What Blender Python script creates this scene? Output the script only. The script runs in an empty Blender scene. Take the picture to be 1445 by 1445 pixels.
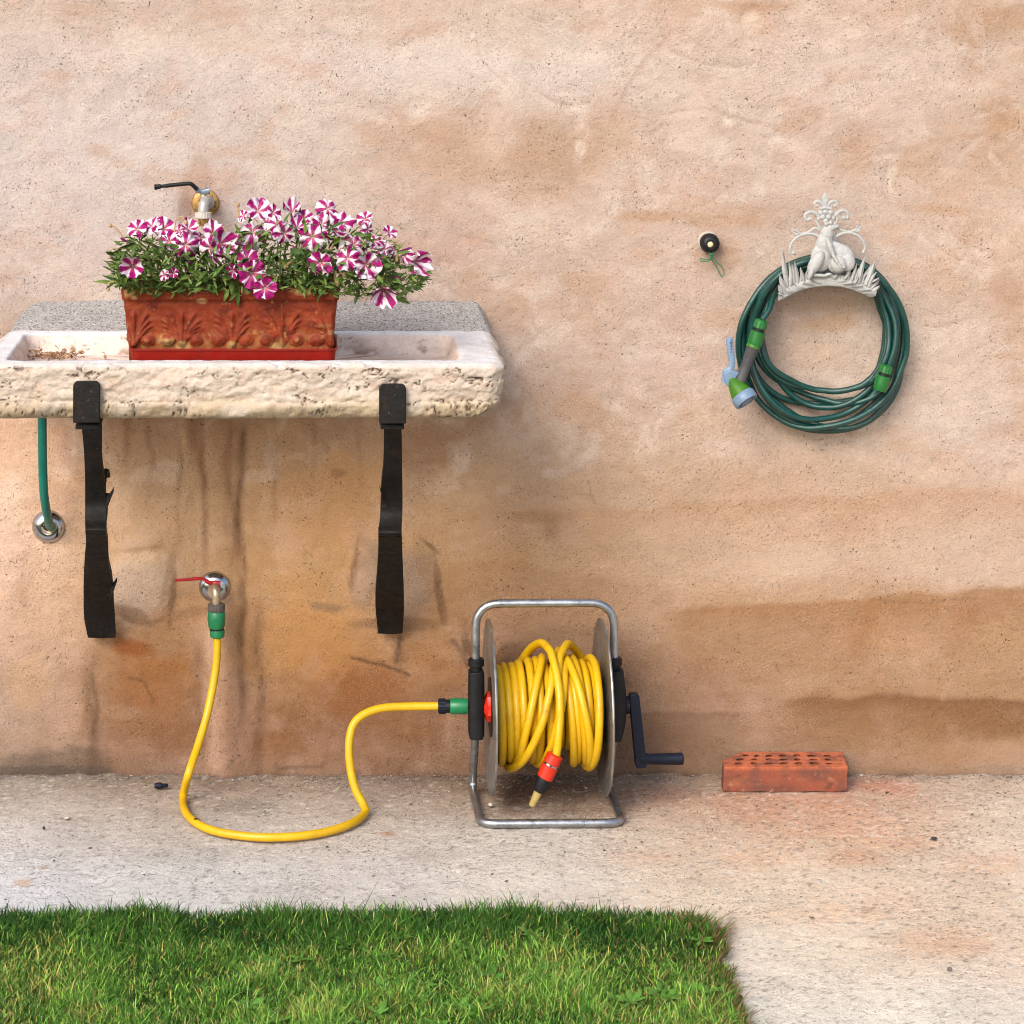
import bpy, bmesh, math, random
import numpy as np
from mathutils import Vector, Matrix, Quaternion

random.seed(7)
rng = np.random.default_rng(7)
scene = bpy.context.scene
coll = scene.collection

# ------------------------------------------------------------------ camera, light, exposure
D, F, HZ, U0, V0 = 5.5, 3740.0, 1.754, 460.0, -100.0     # lens station 5.5 m from the wall, eye height 1.754 m
cam_d = bpy.data.cameras.new('camera')
cam = bpy.data.objects.new('camera', cam_d); coll.objects.link(cam)
cam.location = (0, -D, HZ); cam.rotation_euler = (math.radians(90), 0, 0)
cam_d.sensor_width = 36; cam_d.lens = 36 * F / 1445
cam_d.shift_x = (722.5 - U0) / 1445; cam_d.shift_y = -(722.5 - V0) / 1445
cam_d.clip_start = .05; cam_d.clip_end = 200
scene.camera = cam

SUN = Vector((-.45, -.82, .68)).normalized()
el = math.asin(SUN.z); az = math.atan2(SUN.x, SUN.y)
world = bpy.data.worlds.new('World'); scene.world = world; world.use_nodes = True
wn = world.node_tree.nodes; bg = wn['Background']
sky = wn.new('ShaderNodeTexSky'); sky.sky_type = 'NISHITA'; sky.sun_disc = False
sky.sun_elevation = el; sky.sun_rotation = az % (2 * math.pi)
sky.air_density = 1.0; sky.dust_density = 3.0; sky.ozone_density = 1.0
world.node_tree.links.new(sky.outputs[0], bg.inputs[0]); bg.inputs[1].default_value = .13
sl = bpy.data.lights.new('sun', 'SUN'); sl.energy = 1.35; sl.angle = math.radians(27); sl.color = (1, .95, .90)
so = bpy.data.objects.new('sun', sl); coll.objects.link(so)
so.rotation_euler = (-SUN).to_track_quat('-Z', 'Y').to_euler()
scene.view_settings.view_transform = 'Standard'; scene.view_settings.look = 'None'
scene.view_settings.gamma = 1; scene.view_settings.use_curve_mapping = False
scene.view_settings.exposure = .97
scene.cycles.filter_width = 1.0
K = .62                                                    # reflectance of things against their look in full light

# ------------------------------------------------------------------ helpers
def P(u, v, y=0.0):
    d = D + y
    return Vector(((u - U0) * d / F, y, HZ - (v - V0) * d / F))
def G(u, v, z=0.0):
    d = F * (HZ - z) / (v - V0)
    return Vector(((u - U0) * d / F, d - D, z))
def lin(c, k=1.0):
    return tuple(k * (((x / 255 + .055) / 1.055) ** 2.4 if x > 10.3 else x / 255 / 12.92) for x in c)
def linA(a):
    a = np.asarray(a, float) / 255
    return np.where(a > .0404, ((a + .055) / 1.055) ** 2.4, a / 12.92)

def vnoise(x, y, seed=0):
    xi = np.floor(x).astype(np.int64); yi = np.floor(y).astype(np.int64)
    fx = x - xi; fy = y - yi
    fx = fx * fx * fx * (fx * (fx * 6 - 15) + 10); fy = fy * fy * fy * (fy * (fy * 6 - 15) + 10)
    def h(a, b):
        n = (a * 374761393 + b * 668265263 + seed * 1442695041) & 0x7fffffff
        n = ((n ^ (n >> 13)) * 1274126177) & 0x7fffffff
        return ((n ^ (n >> 16)) & 0xffff) / 65535.0
    a = h(xi, yi); b = h(xi + 1, yi); c = h(xi, yi + 1); d = h(xi + 1, yi + 1)
    return (a + (b - a) * fx) * (1 - fy) + (c + (d - c) * fx) * fy
def fbm(x, y, seed=0, octv=4, gain=.5):
    t = 0; a = 1; s = 0
    for o in range(octv):
        t = t + a * vnoise(x * 2 ** o + 17.3 * o, y * 2 ** o + 9.1 * o, seed + o); s += a; a *= gain
    return t / s * 2 - 1                                   # about -1..1
def sstep(a, b, x):
    t = np.clip((x - a) / (b - a), 0, 1); return t * t * (3 - 2 * t)

def props(o, label=None, cat=None, group=None, kind=None):
    if label: o['label'] = label
    if cat: o['category'] = cat
    if group: o['group'] = group
    if kind: o['kind'] = kind
    return o
def thing(name, label, cat, loc=(0, 0, 0), group=None):
    o = bpy.data.objects.new(name, None); coll.objects.link(o); o.location = loc
    o.empty_display_size = .02
    return props(o, label, cat, group)
def base_of(p):
    v = Vector((0, 0, 0))
    while p is not None:
        v = v + Vector(p.location); p = p.parent
    return v
def link(name, me, mat=None, parent=None, at=None):
    o = bpy.data.objects.new(name, me); coll.objects.link(o)
    if mat is not None and not me.materials: me.materials.append(mat)
    if parent is not None: o.parent = parent
    if at is not None: o.location = Vector(at) - base_of(parent)
    return o
def np_mesh(name, V, faces, col=None, smooth=True):
    """V (N,3); faces: array (M,3|4) or list of such arrays; col (N,3) linear"""
    if not isinstance(faces, (list, tuple)): faces = [faces]
    me = bpy.data.meshes.new(name)
    me.vertices.add(len(V)); me.vertices.foreach_set('co', np.asarray(V, np.float32).ravel())
    loops = np.concatenate([f.ravel() for f in faces]); sizes = np.concatenate([np.full(len(f), f.shape[1]) for f in faces])
    me.loops.add(len(loops)); me.loops.foreach_set('vertex_index', loops.astype(np.int32))
    me.polygons.add(len(sizes))
    me.polygons.foreach_set('loop_start', (np.cumsum(sizes) - sizes).astype(np.int32))
    me.polygons.foreach_set('loop_total', sizes.astype(np.int32))
    me.update(calc_edges=True); me.validate()
    me.polygons.foreach_set('use_smooth', np.full(len(me.polygons), smooth))
    if col is not None:
        at = me.color_attributes.new('Col', 'FLOAT_COLOR', 'POINT')
        c = np.ones((len(V), 4), np.float32); c[:, :3] = np.clip(col, 0, 1); at.data.foreach_set('color', c.ravel())
    return me
def grid_faces(nu, nv, wrap_u=False):
    i = np.arange(nu if wrap_u else nu - 1); j = np.arange(nv - 1)
    I, J = np.meshgrid(i, j); I2 = (I + 1) % nu
    return np.stack([J * nu + I, J * nu + I2, (J + 1) * nu + I2, (J + 1) * nu + I], -1).reshape(-1, 4)

def catmull(pts, n=8, closed=False):
    pts = [Vector(p) for p in pts]; out = []; m = len(pts)
    for i in range(m if closed else m - 1):
        g = (lambda k: pts[k % m]) if closed else (lambda k: pts[min(max(k, 0), m - 1)])
        p0, p1, p2, p3 = g(i - 1), g(i), g(i + 1), g(i + 2)
        for k in range(n):
            t = k / n
            out.append(.5 * ((2 * p1) + (p2 - p0) * t + (2 * p0 - 5 * p1 + 4 * p2 - p3) * t * t + (3 * p1 - p0 - 3 * p2 + p3) * t ** 3))
    if not closed: out.append(pts[-1])
    return out
def bez_corner(pts, r, n=6):
    """polyline with rounded corners"""
    pts = [Vector(p) for p in pts]; out = [pts[0]]
    for i in range(1, len(pts) - 1):
        a = (pts[i - 1] - pts[i]); b = (pts[i + 1] - pts[i])
        ra = min(r, a.length * .49); rb = min(r, b.length * .49)
        p0 = pts[i] + a.normalized() * ra; p2 = pts[i] + b.normalized() * rb
        for k in range(n + 1):
            t = k / n; out.append((1 - t) ** 2 * p0 + 2 * t * (1 - t) * pts[i] + t * t * p2)
    out.append(pts[-1]); return out

class MB:
    def __init__(s): s.v = []; s.f = []
    def add(s, vs, fs):
        b = len(s.v); s.v += [Vector(x) for x in vs]; s.f += [tuple(b + i for i in f) for f in fs]; return s
    def tube(s, pts, r, seg=12, cap=True, closed=False, flat=1.0):
        pts = [Vector(p) for p in pts]; n = len(pts); R = r if hasattr(r, '__len__') else [r] * n
        T = []
        for i in range(n):
            a = pts[(i - 1) % n] if (closed or i > 0) else pts[i]; b = pts[(i + 1) % n] if (closed or i < n - 1) else pts[i]
            T.append((b - a).normalized())
        up = Vector((0, -1, 0)) if abs(T[0].y) < .9 else Vector((0, 0, 1))
        N = (up - T[0] * up.dot(T[0])).normalized(); vs = []
        for i in range(n):
            if i: N = (N - T[i] * N.dot(T[i])).normalized()
            B = T[i].cross(N)
            for k in range(seg):
                a = 2 * math.pi * k / seg; vs.append(pts[i] + (N * math.cos(a) * flat + B * math.sin(a)) * R[i])
        fs = []
        for i in range(n if closed else n - 1):
            j = (i + 1) % n
            for k in range(seg):
                l = (k + 1) % seg; fs.append((i * seg + k, i * seg + l, j * seg + l, j * seg + k))
        if cap and not closed:
            fs.append(tuple(range(seg - 1, -1, -1))); fs.append(tuple((n - 1) * seg + k for k in range(seg)))
        return s.add(vs, fs)
    def lathe(s, o, ax, prof, seg=24, ribs=0, rib=0.0):
        o = Vector(o); ax = Vector(ax).normalized(); h = Vector((0, 0, 1)) if abs(ax.z) < .9 else Vector((1, 0, 0))
        N = (h - ax * h.dot(ax)).normalized(); B = ax.cross(N); vs = []; fs = []
        if ribs: seg = ribs * 2
        for (t, r) in prof:
            for k in range(seg):
                a = 2 * math.pi * k / seg; rr = r * (1 - (rib if (ribs and k % 2) else 0))
                vs.append(o + ax * t + (N * math.cos(a) + B * math.sin(a)) * rr)
        m = len(prof)
        for i in range(m - 1):
            for k in range(seg):
                l = (k + 1) % seg; fs.append((i * seg + k, i * seg + l, (i + 1) * seg + l, (i + 1) * seg + k))
        if prof[0][1] > 1e-5: fs.append(tuple(range(seg - 1, -1, -1)))
        if prof[-1][1] > 1e-5: fs.append(tuple((m - 1) * seg + k for k in range(seg)))
        return s.add(vs, fs)
    def box(s, c, size, rot=None):
        c = Vector(c); hx, hy, hz = (x / 2 for x in size); M = rot.to_matrix() if rot is not None else Matrix.Identity(3)
        vs = [c + M @ Vector((x, y, z)) for z in (-hz, hz) for y in (-hy, hy) for x in (-hx, hx)]
        return s.add(vs, [(0, 2, 3, 1), (4, 5, 7, 6), (0, 1, 5, 4), (2, 6, 7, 3), (0, 4, 6, 2), (1, 3, 7, 5)])
    def prism(s, poly, ext):
        """poly: list of 3-D points (planar loop), extruded by vector ext"""
        n = len(poly); poly = [Vector(p) for p in poly]; ext = Vector(ext)
        return s.add(poly + [p + ext for p in poly],
                     [tuple(range(n - 1, -1, -1)), tuple(n + k for k in range(n))] + [(k, (k + 1) % n, n + (k + 1) % n, n + k) for k in range(n)])
    def ball(s, c, r, rot=None, seg=16, rings=10):
        c = Vector(c); r = r if hasattr(r, '__len__') else (r, r, r); M = rot.to_matrix() if rot is not None else Matrix.Identity(3)
        vs = [c + M @ Vector((0, 0, r[2]))]; fs = []
        for i in range(1, rings):
            p = math.pi * i / rings
            for k in range(seg):
                a = 2 * math.pi * k / seg
                vs.append(c + M @ Vector((r[0] * math.sin(p) * math.cos(a), r[1] * math.sin(p) * math.sin(a), r[2] * math.cos(p))))
        vs.append(c + M @ Vector((0, 0, -r[2]))); e = len(vs) - 1
        for k in range(seg): fs.append((0, 1 + k, 1 + (k + 1) % seg))
        for i in range(rings - 2):
            for k in range(seg):
                l = (k + 1) % seg; a = 1 + i * seg; b = a + seg; fs.append((a + k, b + k, b + l, a + l))
        for k in range(seg): fs.append((e, 1 + (rings - 2) * seg + (k + 1) % seg, 1 + (rings - 2) * seg + k))
        return s.add(vs, fs)
    def leafblade(s, pts, ws, n_out, thick=.0):
        """a folded strip along pts with half widths ws; n_out = face normal"""
        vs = []; fs = []; n_out = Vector(n_out)
        for i, p in enumerate(pts):
            a = pts[max(i - 1, 0)]; b = pts[min(i + 1, len(pts) - 1)]; t = (Vector(b) - Vector(a)).normalized()
            sd = t.cross(n_out).normalized()
            vs += [Vector(p) + sd * ws[i] - n_out * ws[i] * .35, Vector(p) + n_out * ws[i] * .25, Vector(p) - sd * ws[i] - n_out * ws[i] * .35]
        for i in range(len(pts) - 1):
            a = i * 3; fs += [(a, a + 1, a + 4, a + 3), (a + 1, a + 2, a + 5, a + 4)]
        return s.add(vs, fs)
    def mesh(s, name, parent=None, angle=40, off=None):
        off = base_of(parent) if off is None else Vector(off)
        me = bpy.data.meshes.new(name); me.from_pydata([tuple(v - off) for v in s.v], [], s.f)
        bm = bmesh.new(); bm.from_mesh(me); bmesh.ops.recalc_face_normals(bm, faces=bm.faces); bm.to_mesh(me); bm.free()
        for p in me.polygons: p.use_smooth = True
        me.set_sharp_from_angle(angle=math.radians(angle)); return me
    def build(s, name, mat, parent=None, bevel=0, angle=40, label=None):
        o = link(name, s.mesh(name, parent, angle), mat, parent)
        if bevel:
            b = o.modifiers.new('bevel', 'BEVEL'); b.width = bevel; b.segments = 3; b.limit_method = 'ANGLE'; b.angle_limit = math.radians(35)
        if label: o['label'] = label
        return o

# ------------------------------------------------------------------ materials
def mat(name, col=(.5, .5, .5), rough=.6, metal=0.0, attr=False, var=(), spots=(), bump=(), voro=(), pits=(), coat=0, spec=.5, trans=0, rvar=0, stretch=None, sss=0):
    """col linear; var: (scale, amount, detail); spots: (scale, lo, hi, colour, amount); bump: (scale, dist, detail); voro: (scale, radius, colour, depth)"""
    m = bpy.data.materials.new(name); m.use_nodes = True; nt = m.node_tree; N = nt.nodes; L = nt.links
    b = N['Principled BSDF']; b.inputs['Roughness'].default_value = rough; b.inputs['Metallic'].default_value = metal
    b.inputs['Specular IOR Level'].default_value = spec
    if coat: b.inputs['Coat Weight'].default_value = coat; b.inputs['Coat Roughness'].default_value = .15
    if trans: b.inputs['Transmission Weight'].default_value = trans
    tc = N.new('ShaderNodeTexCoord'); vec = tc.outputs['Object']
    if stretch:
        mp = N.new('ShaderNodeMapping'); mp.inputs['Scale'].default_value = stretch; L.new(vec, mp.inputs['Vector']); vec = mp.outputs['Vector']
    def noise(scale, detail=4, rg=.55):
        n = N.new('ShaderNodeTexNoise'); n.inputs['Scale'].default_value = scale; n.inputs['Detail'].default_value = detail
        n.inputs['Roughness'].default_value = rg; L.new(vec, n.inputs['Vector']); return n.outputs['Fac']
    def rmap(x, a, c, d, e):
        r = N.new('ShaderNodeMapRange'); r.inputs[1].default_value = a; r.inputs[2].default_value = c; r.inputs[3].default_value = d; r.inputs[4].default_value = e
        L.new(x, r.inputs[0]); return r.outputs[0]
    if attr:
        a = N.new('ShaderNodeAttribute'); a.attribute_name = 'Col'; cs = a.outputs['Color']
    else:
        c = N.new('ShaderNodeRGB'); c.outputs[0].default_value = (*col, 1); cs = c.outputs[0]
    for (sc, am, *dt) in var:
        v = N.new('ShaderNodeVectorMath'); v.operation = 'SCALE'; L.new(cs, v.inputs[0])
        L.new(rmap(noise(sc, dt[0] if dt else 4), .25, .75, 1 - am, 1 + am), v.inputs['Scale']); cs = v.outputs[0]
    def mix(f, c):
        nonlocal cs
        x = N.new('ShaderNodeMix'); x.data_type = 'RGBA'; L.new(f, x.inputs[0]); L.new(cs, x.inputs[6]); x.inputs[7].default_value = (*c, 1); cs = x.outputs[2]
    for (sc, lo, hi, c, am) in spots: mix(rmap(noise(sc, 3), lo, hi, 0, am), c)
    hts = []
    for (sc, lo, hi, msc, c, am, dep) in pits:              # fine pits and grains that come in drifts
        f0 = rmap(noise(sc, 2, .5), lo, hi, 0, am); f1 = rmap(noise(msc, 5, .6), .42, .60, .12, 1)
        mu = N.new('ShaderNodeMath'); mu.operation = 'MULTIPLY'; L.new(f0, mu.inputs[0]); L.new(f1, mu.inputs[1]); mix(mu.outputs[0], c)
        if dep: hts.append((mu.outputs[0], -dep))
    for (sc, rad, c, dep) in voro:
        vo = N.new('ShaderNodeTexVoronoi'); vo.inputs['Scale'].default_value = sc; L.new(vec, vo.inputs['Vector'])
        f0 = rmap(vo.outputs['Distance'], rad, rad * .45, 0, 1)
        f1 = rmap(noise(sc * .07, 4), .52, .66, 0, 1)
        mu = N.new('ShaderNodeMath'); mu.operation = 'MULTIPLY'; L.new(f0, mu.inputs[0]); L.new(f1, mu.inputs[1])
        if c: mix(mu.outputs[0], c)
        hts.append((mu.outputs[0], -dep))
    L.new(cs, b.inputs['Base Color'])
    prev = None
    for (sc, dist, *dt) in bump: hts.append((noise(sc, dt[0] if dt else 5, .6), dist))
    for (h, dist) in hts:
        bn = N.new('ShaderNodeBump'); bn.inputs['Distance'].default_value = abs(dist); bn.invert = dist < 0; L.new(h, bn.inputs['Height'])
        if prev: L.new(prev, bn.inputs['Normal'])
        prev = bn.outputs[0]
    if prev: L.new(prev, b.inputs['Normal'])
    if rvar: L.new(rmap(noise(60, 4), .3, .7, max(.05, rough - rvar), min(1, rough + rvar)), b.inputs['Roughness'])
    return m

M = {}
M['plaster'] = mat('plaster', attr=True, rough=.93, spec=.2, var=((38, .05, 6), (300, .13, 3), (110, .05, 4)),
                   pits=((460, .60, .655, 6, lin((132, 96, 74), K), .4, .0008), (280, .665, .70, 11, lin((80, 56, 44), K), .8, .0018), (170, .675, .70, 14, lin((84, 60, 46), K), .8, .002), (600, .56, .64, 3.5, lin((250, 234, 220), K), .28, 0)),
                   bump=((40, .0018, 6), (160, .0018, 5), (480, .0015, 4)))
M['concrete'] = mat('concrete', attr=True, rough=.95, spec=.2, var=((20, .06, 6), (260, .16, 3)),
                    spots=((330, .60, .68, lin((96, 84, 78), K), .7), (240, .66, .72, lin((245, 238, 228), K), .6)), pits=((260, .60, .66, 5, lin((80, 68, 62), K), .75, .0015), (480, .59, .65, 8, lin((104, 90, 82), K), .5, .001), (420, .60, .66, 6, lin((250, 244, 236), K), .7, 0)),
                    bump=((60, .003, 5), (220, .003, 5)))
M['stone'] = mat('stone', attr=True, rough=.9, spec=.25, var=((40, .08, 6), (220, .10, 3)), spots=((170, .68, .74, lin((120, 90, 64), K), .5),), bump=((110, .0025, 6), (330, .0012, 3)))
M['cement'] = mat('cement', col=lin((200, 195, 190), .58), rough=.95, var=((30, .14, 5), (200, .25, 3)), spots=((230, .56, .61, lin((78, 74, 70), K), .75), (130, .63, .68, lin((90, 86, 82), K), .5), (180, .60, .66, lin((240, 236, 228), K), .7)), bump=((120, .005, 5), (300, .002)))
M['iron'] = mat('iron', col=(.008, .007, .0065), rough=.62, var=((40, .35),), spots=((90, .66, .72, (.05, .042, .035), .6), (30, .60, .72, (.035, .016, .008), .6), (150, .69, .73, (.10, .09, .08), .6)), bump=((50, .002, 4), (300, .0006)), spec=.22, rvar=.12)
M['terracotta'] = mat('terracotta', attr=True, rough=.62, var=((30, .18, 5), (140, .16, 4)), spots=((34, .54, .68, lin((104, 40, 22), K), .7), (70, .64, .74, lin((206, 156, 98), K), .5), (160, .67, .73, lin((214, 170, 120), K), .35)), bump=((90, .0015, 5), (320, .0005)), spec=.22, rvar=.15)
M['red_plastic'] = mat('red_plastic', col=lin((176, 36, 22), .5), rough=.42, spec=.3, var=((25, .12),), bump=((90, .0004),), rvar=.1)
M['soil'] = mat('soil', col=(.03, .02, .014), rough=1, var=((90, .5),), bump=((120, .006),))
M['yellow_hose'] = mat('yellow_hose', col=lin((246, 195, 14), .63), rough=.42, var=((14, .10, 5), (70, .05)), spots=((160, .70, .75, lin((110, 80, 20), K), .6), (22, .60, .74, lin((196, 140, 30), K), .45)), bump=((160, .0004),), rvar=.1)
M['green_hose'] = mat('green_hose', col=(.0006, .044, .037), rough=.2, var=((40, .25),), bump=((900, .0006, 2),), spec=.6, rvar=.08)
M['drain_green'] = mat('drain_green', col=(.004, .13, .10), rough=.34, var=((30, .15),), bump=((90, .0004),))
M['coupling_green'] = mat('coupling_green', col=(.006, .15, .055), rough=.4, var=((60, .18),))
M['bright_green'] = mat('bright_green', col=(.006, .115, .017), rough=.38, var=((60, .15),))
M['lime_green'] = mat('lime_green', col=(.038, .14, .006), rough=.4, var=((60, .15),))
M['pale_blue'] = mat('pale_blue', col=lin((128, 156, 186), K), rough=.45, var=((80, .12),))
M['grip_grey'] = mat('grip_grey', col=(.055, .055, .058), rough=.6, var=((80, .15),))
M['black_plastic'] = mat('black_plastic', col=(.006, .0065, .008), rough=.5, spec=.3, var=((50, .3),), bump=((200, .0003),), rvar=.1)
M['navy_plastic'] = mat('navy_plastic', col=(.007, .010, .020), rough=.5, spec=.2, var=((50, .3),), rvar=.1)
M['red_part'] = mat('red_part', col=lin((232, 48, 20), .62), rough=.42, var=((60, .12),))
M['lever_red'] = mat('lever_red', col=lin((196, 24, 30), .62), rough=.4, var=((60, .2),))
M['clear_tip'] = mat('clear_tip', col=lin((190, 166, 96), K), rough=.4, var=((120, .2),))
M['zinc'] = mat('zinc', col=(.36, .38, .40), rough=.36, metal=.95, var=((30, .2, 5), (150, .12)), spots=((60, .62, .72, (.30, .26, .20), .5),), bump=((120, .0004),), rvar=.14)
M['disc_zinc'] = mat('disc_zinc', col=(.33, .33, .325), rough=.42, metal=.9, var=((20, .25, 5), (130, .15)), spots=((30, .60, .75, (.33, .27, .18), .6),), bump=((60, .0006),), rvar=.15)
M['chrome'] = mat('chrome', col=(.48, .49, .52), rough=.2, metal=1, var=((90, .2),), spots=((130, .60, .68, (.28, .22, .14), .5),), rvar=.1)
M['brass'] = mat('brass', col=(.42, .25, .085), rough=.45, metal=.6, var=((90, .35),), spots=((120, .52, .62, (.10, .045, .02), .8),), bump=((200, .001),))
M['dull_brass'] = mat('dull_brass', col=(.46, .36, .25), rough=.4, metal=.75, var=((120, .3),), bump=((200, .0005),))
M['tap_grey'] = mat('tap_grey', col=lin((206, 202, 198), K), rough=.45, metal=.35, var=((120, .15),), bump=((250, .0004),))
M['white_nut'] = mat('white_nut', col=lin((222, 214, 202), K), rough=.6, var=((120, .15),))
M['brown_nut'] = mat('brown_nut', col=(.085, .072, .062), rough=.55, var=((90, .2),))
M['blue_steel'] = mat('blue_steel', col=(.20, .26, .33), rough=.35, metal=.7, var=((120, .3),))
M['cast_white'] = mat('cast_white', col=lin((218, 219, 216), .53), rough=.62, var=((60, .08), (260, .08)), spots=((150, .66, .74, lin((150, 142, 130), K), .4),), bump=((160, .0022, 5), (420, .0008)))
M['brick'] = mat('brick', attr=True, rough=.9, var=((34, .16, 6), (180, .15)), spots=((26, .47, .60, lin((128, 80, 68), K), .7), (50, .62, .72, lin((206, 160, 126), K), .5), (38, .60, .70, lin((104, 62, 54), K), .6)), bump=((70, .003, 6), (260, .0012)))
M['petal'] = mat('petal', attr=True, rough=.6, spec=.25, var=((160, .07),))
M['leaf'] = mat('leaf', col=(.072, .130, .020), rough=.55, spec=.35, var=((18, .35), (140, .2)))
M['leaf_light'] = mat('leaf_light', col=(.135, .20, .04), rough=.55, spec=.35, var=((18, .3), (140, .2)))
M['leaf_dark'] = mat('leaf_dark', col=(.040, .082, .016), rough=.55, spec=.35, var=((18, .3), (140, .2)))
M['stem'] = mat('stem', col=(.12, .16, .04), rough=.6, var=((60, .25),))
M['withered'] = mat('withered', col=lin((205, 168, 120), K), rough=.8, var=((60, .3),))
M['grass'] = mat('grass', attr=True, rough=.6, spec=.15)
M['grit'] = mat('grit', attr=True, rough=.9)
M['lawn_soil'] = mat('lawn_soil', col=(.05, .036, .02), rough=1, var=((60, .4),), spots=((25, .5, .6, (.035, .055, .012), .7),), bump=((90, .01),))
M['ivory'] = mat('ivory', col=lin((236, 216, 170), .75), rough=.5)
M['wire'] = mat('wire', col=(.02, .16, .07), rough=.4)
# ------------------------------------------------------------------ plastered wall
def axis(a, b, step, lo, hi, out=.05):
    return np.concatenate([np.arange(lo, a - 1e-6, out), np.arange(a, b, step), np.arange(b, hi + out, out)])
def table(us, vs, rows, u, v):
    T = linA(rows)                                         # (nv, nu, 3)
    us = np.asarray(us, float); vs = np.asarray(vs, float)
    i = np.clip(np.searchsorted(us, u) - 1, 0, len(us) - 2); j = np.clip(np.searchsorted(vs, v) - 1, 0, len(vs) - 2)
    fu = np.clip((u - us[i]) / (us[i + 1] - us[i]), 0, 1); fv = np.clip((v - vs[j]) / (vs[j + 1] - vs[j]), 0, 1)
    fu = (fu * fu * (3 - 2 * fu))[..., None]; fv = (fv * fv * (3 - 2 * fv))[..., None]
    return (T[j, i] * (1 - fu) + T[j, i + 1] * fu) * (1 - fv) + (T[j + 1, i] * (1 - fu) + T[j + 1, i + 1] * fu) * fv

WU = [0, 200, 400, 600, 800, 1000, 1200, 1445]
WV = [0, 100, 200, 300, 400, 500, 600, 700, 790, 870, 950, 1020, 1085]
WT = [[(224,197,174),(224,196,174),(226,199,176),(224,194,168),(225,196,171),(216,182,154),(222,190,163),(204,170,140)],
      [(228,205,187),(229,207,189),(229,206,188),(232,210,191),(231,208,189),(226,197,173),(231,203,182),(216,186,160)],
      [(231,210,194),(231,210,194),(228,205,185),(216,184,158),(214,181,153),(219,190,167),(218,188,164),(210,178,150)],
      [(227,206,190),(229,207,191),(226,201,182),(217,186,162),(221,191,167),(215,184,160),(223,194,170),(219,187,160)],
      [(223,198,180),(223,198,180),(222,196,176),(214,182,157),(218,187,162),(224,193,168),(226,197,171),(215,182,155)],
      [(200,164,136),(200,164,136),(200,164,136),(208,176,152),(213,182,158),(221,191,168),(225,198,174),(224,194,169)],
      [(184,150,124),(184,146,114),(190,152,118),(196,160,128),(206,172,143),(217,186,160),(224,196,171),(226,199,178)],
      [(190,158,132),(190,150,112),(194,150,106),(200,156,114),(208,169,133),(214,177,143),(215,178,145),(217,182,153)],
      [(190,158,132),(186,148,110),(188,142,94),(188,144,98),(203,163,123),(217,182,149),(219,186,155),(221,191,166)],
      [(190,158,130),(176,132,92),(184,136,88),(178,132,88),(192,149,110),(200,159,120),(196,153,112),(190,146,104)],
      [(188,154,126),(164,114,70),(176,126,76),(168,118,74),(180,136,100),(188,147,111),(192,150,112),(194,154,116)],
      [(190,156,130),(160,112,74),(160,112,74),(160,116,82),(156,117,86),(176,136,104),(176,133,94),(164,121,82)],
      [(166,134,108),(162,122,94),(170,126,94),(160,118,88),(144,110,84),(168,131,100),(186,146,111),(188,150,118)]]
def blend(c, m, rgb): return c * (1 - m[..., None]) + linA(rgb) * m[..., None]
def local(fn):
    """work only on the window of the sheet that a mark can reach"""
    def run(u, v, *a):
        if fn.__name__ == 'ell': uc, vc, r = a[0], a[1], max(a[2], a[3]) * 2.2 + 4; w = (uc - r, uc + r, vc - r, vc + r)
        else: p = np.array(a[0], float); r = a[1] + 26; w = (p[:, 0].min() - r, p[:, 0].max() + r, p[:, 1].min() - r, p[:, 1].max() + r)
        m = (u > w[0]) & (u < w[1]) & (v > w[2]) & (v < w[3]); o = np.zeros(u.shape)
        if m.any(): o[m] = fn(u[m], v[m], *a)
        return o
    return run
@local
def ell(u, v, uc, vc, ru, rv, soft=.5, rot=0, wob=.25, seed=3):
    a = math.radians(rot); du = u - uc; dv = v - vc
    x = (du * math.cos(a) + dv * math.sin(a)) / ru; y = (-du * math.sin(a) + dv * math.cos(a)) / rv
    r = np.sqrt(x * x + y * y) + wob * fbm(u / 28., v / 28., seed, 3)
    return 1 - sstep(1 - soft, 1 + soft * .3, r)
@local
def stroke(u, v, pts, w, seed=5, wob=4):
    uu = u + wob * fbm(u / 18., v / 18., seed, 3); vv = v + wob * fbm(u / 18., v / 18., seed + 9, 3)
    d = np.full(u.shape, 1e9)
    for (a, b), (c, e) in zip(pts[:-1], pts[1:]):
        t = np.clip(((uu - a) * (c - a) + (vv - b) * (e - b)) / ((c - a) ** 2 + (e - b) ** 2 + 1e-9), 0, 1)
        d = np.minimum(d, np.hypot(uu - a - t * (c - a), vv - b - t * (e - b)))
    return 1 - sstep(w * .35, w, d)
def edge(u, pts, amp=6, sc=40., seed=1):
    p = np.asarray(pts, float); return np.interp(u, p[:, 0], p[:, 1]) + amp * fbm(u / sc, u * 0 + seed, seed, 4)

wx = axis(-.72, 1.49, .0042, -2.2, 3.0); wz = axis(0.0, 1.65, .0042, -.05, 3.0)
X, Z = np.meshgrid(wx, wz); u = U0 + X * F / D; v = V0 + (HZ - Z) * F / D
wu = u + 26 * fbm(u / 70., v / 50., 11, 4) + 8 * fbm(u / 16., v / 16., 12, 3); wv = v + 20 * fbm(u / 80., v / 45., 21, 4) + 6 * fbm(u / 14., v / 14., 22, 3)
c = table(WU, WV, WT, wu, wv)
c = c * np.array([.94, 1.0, 1.10]); low = sstep(560, 760, v)
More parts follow.
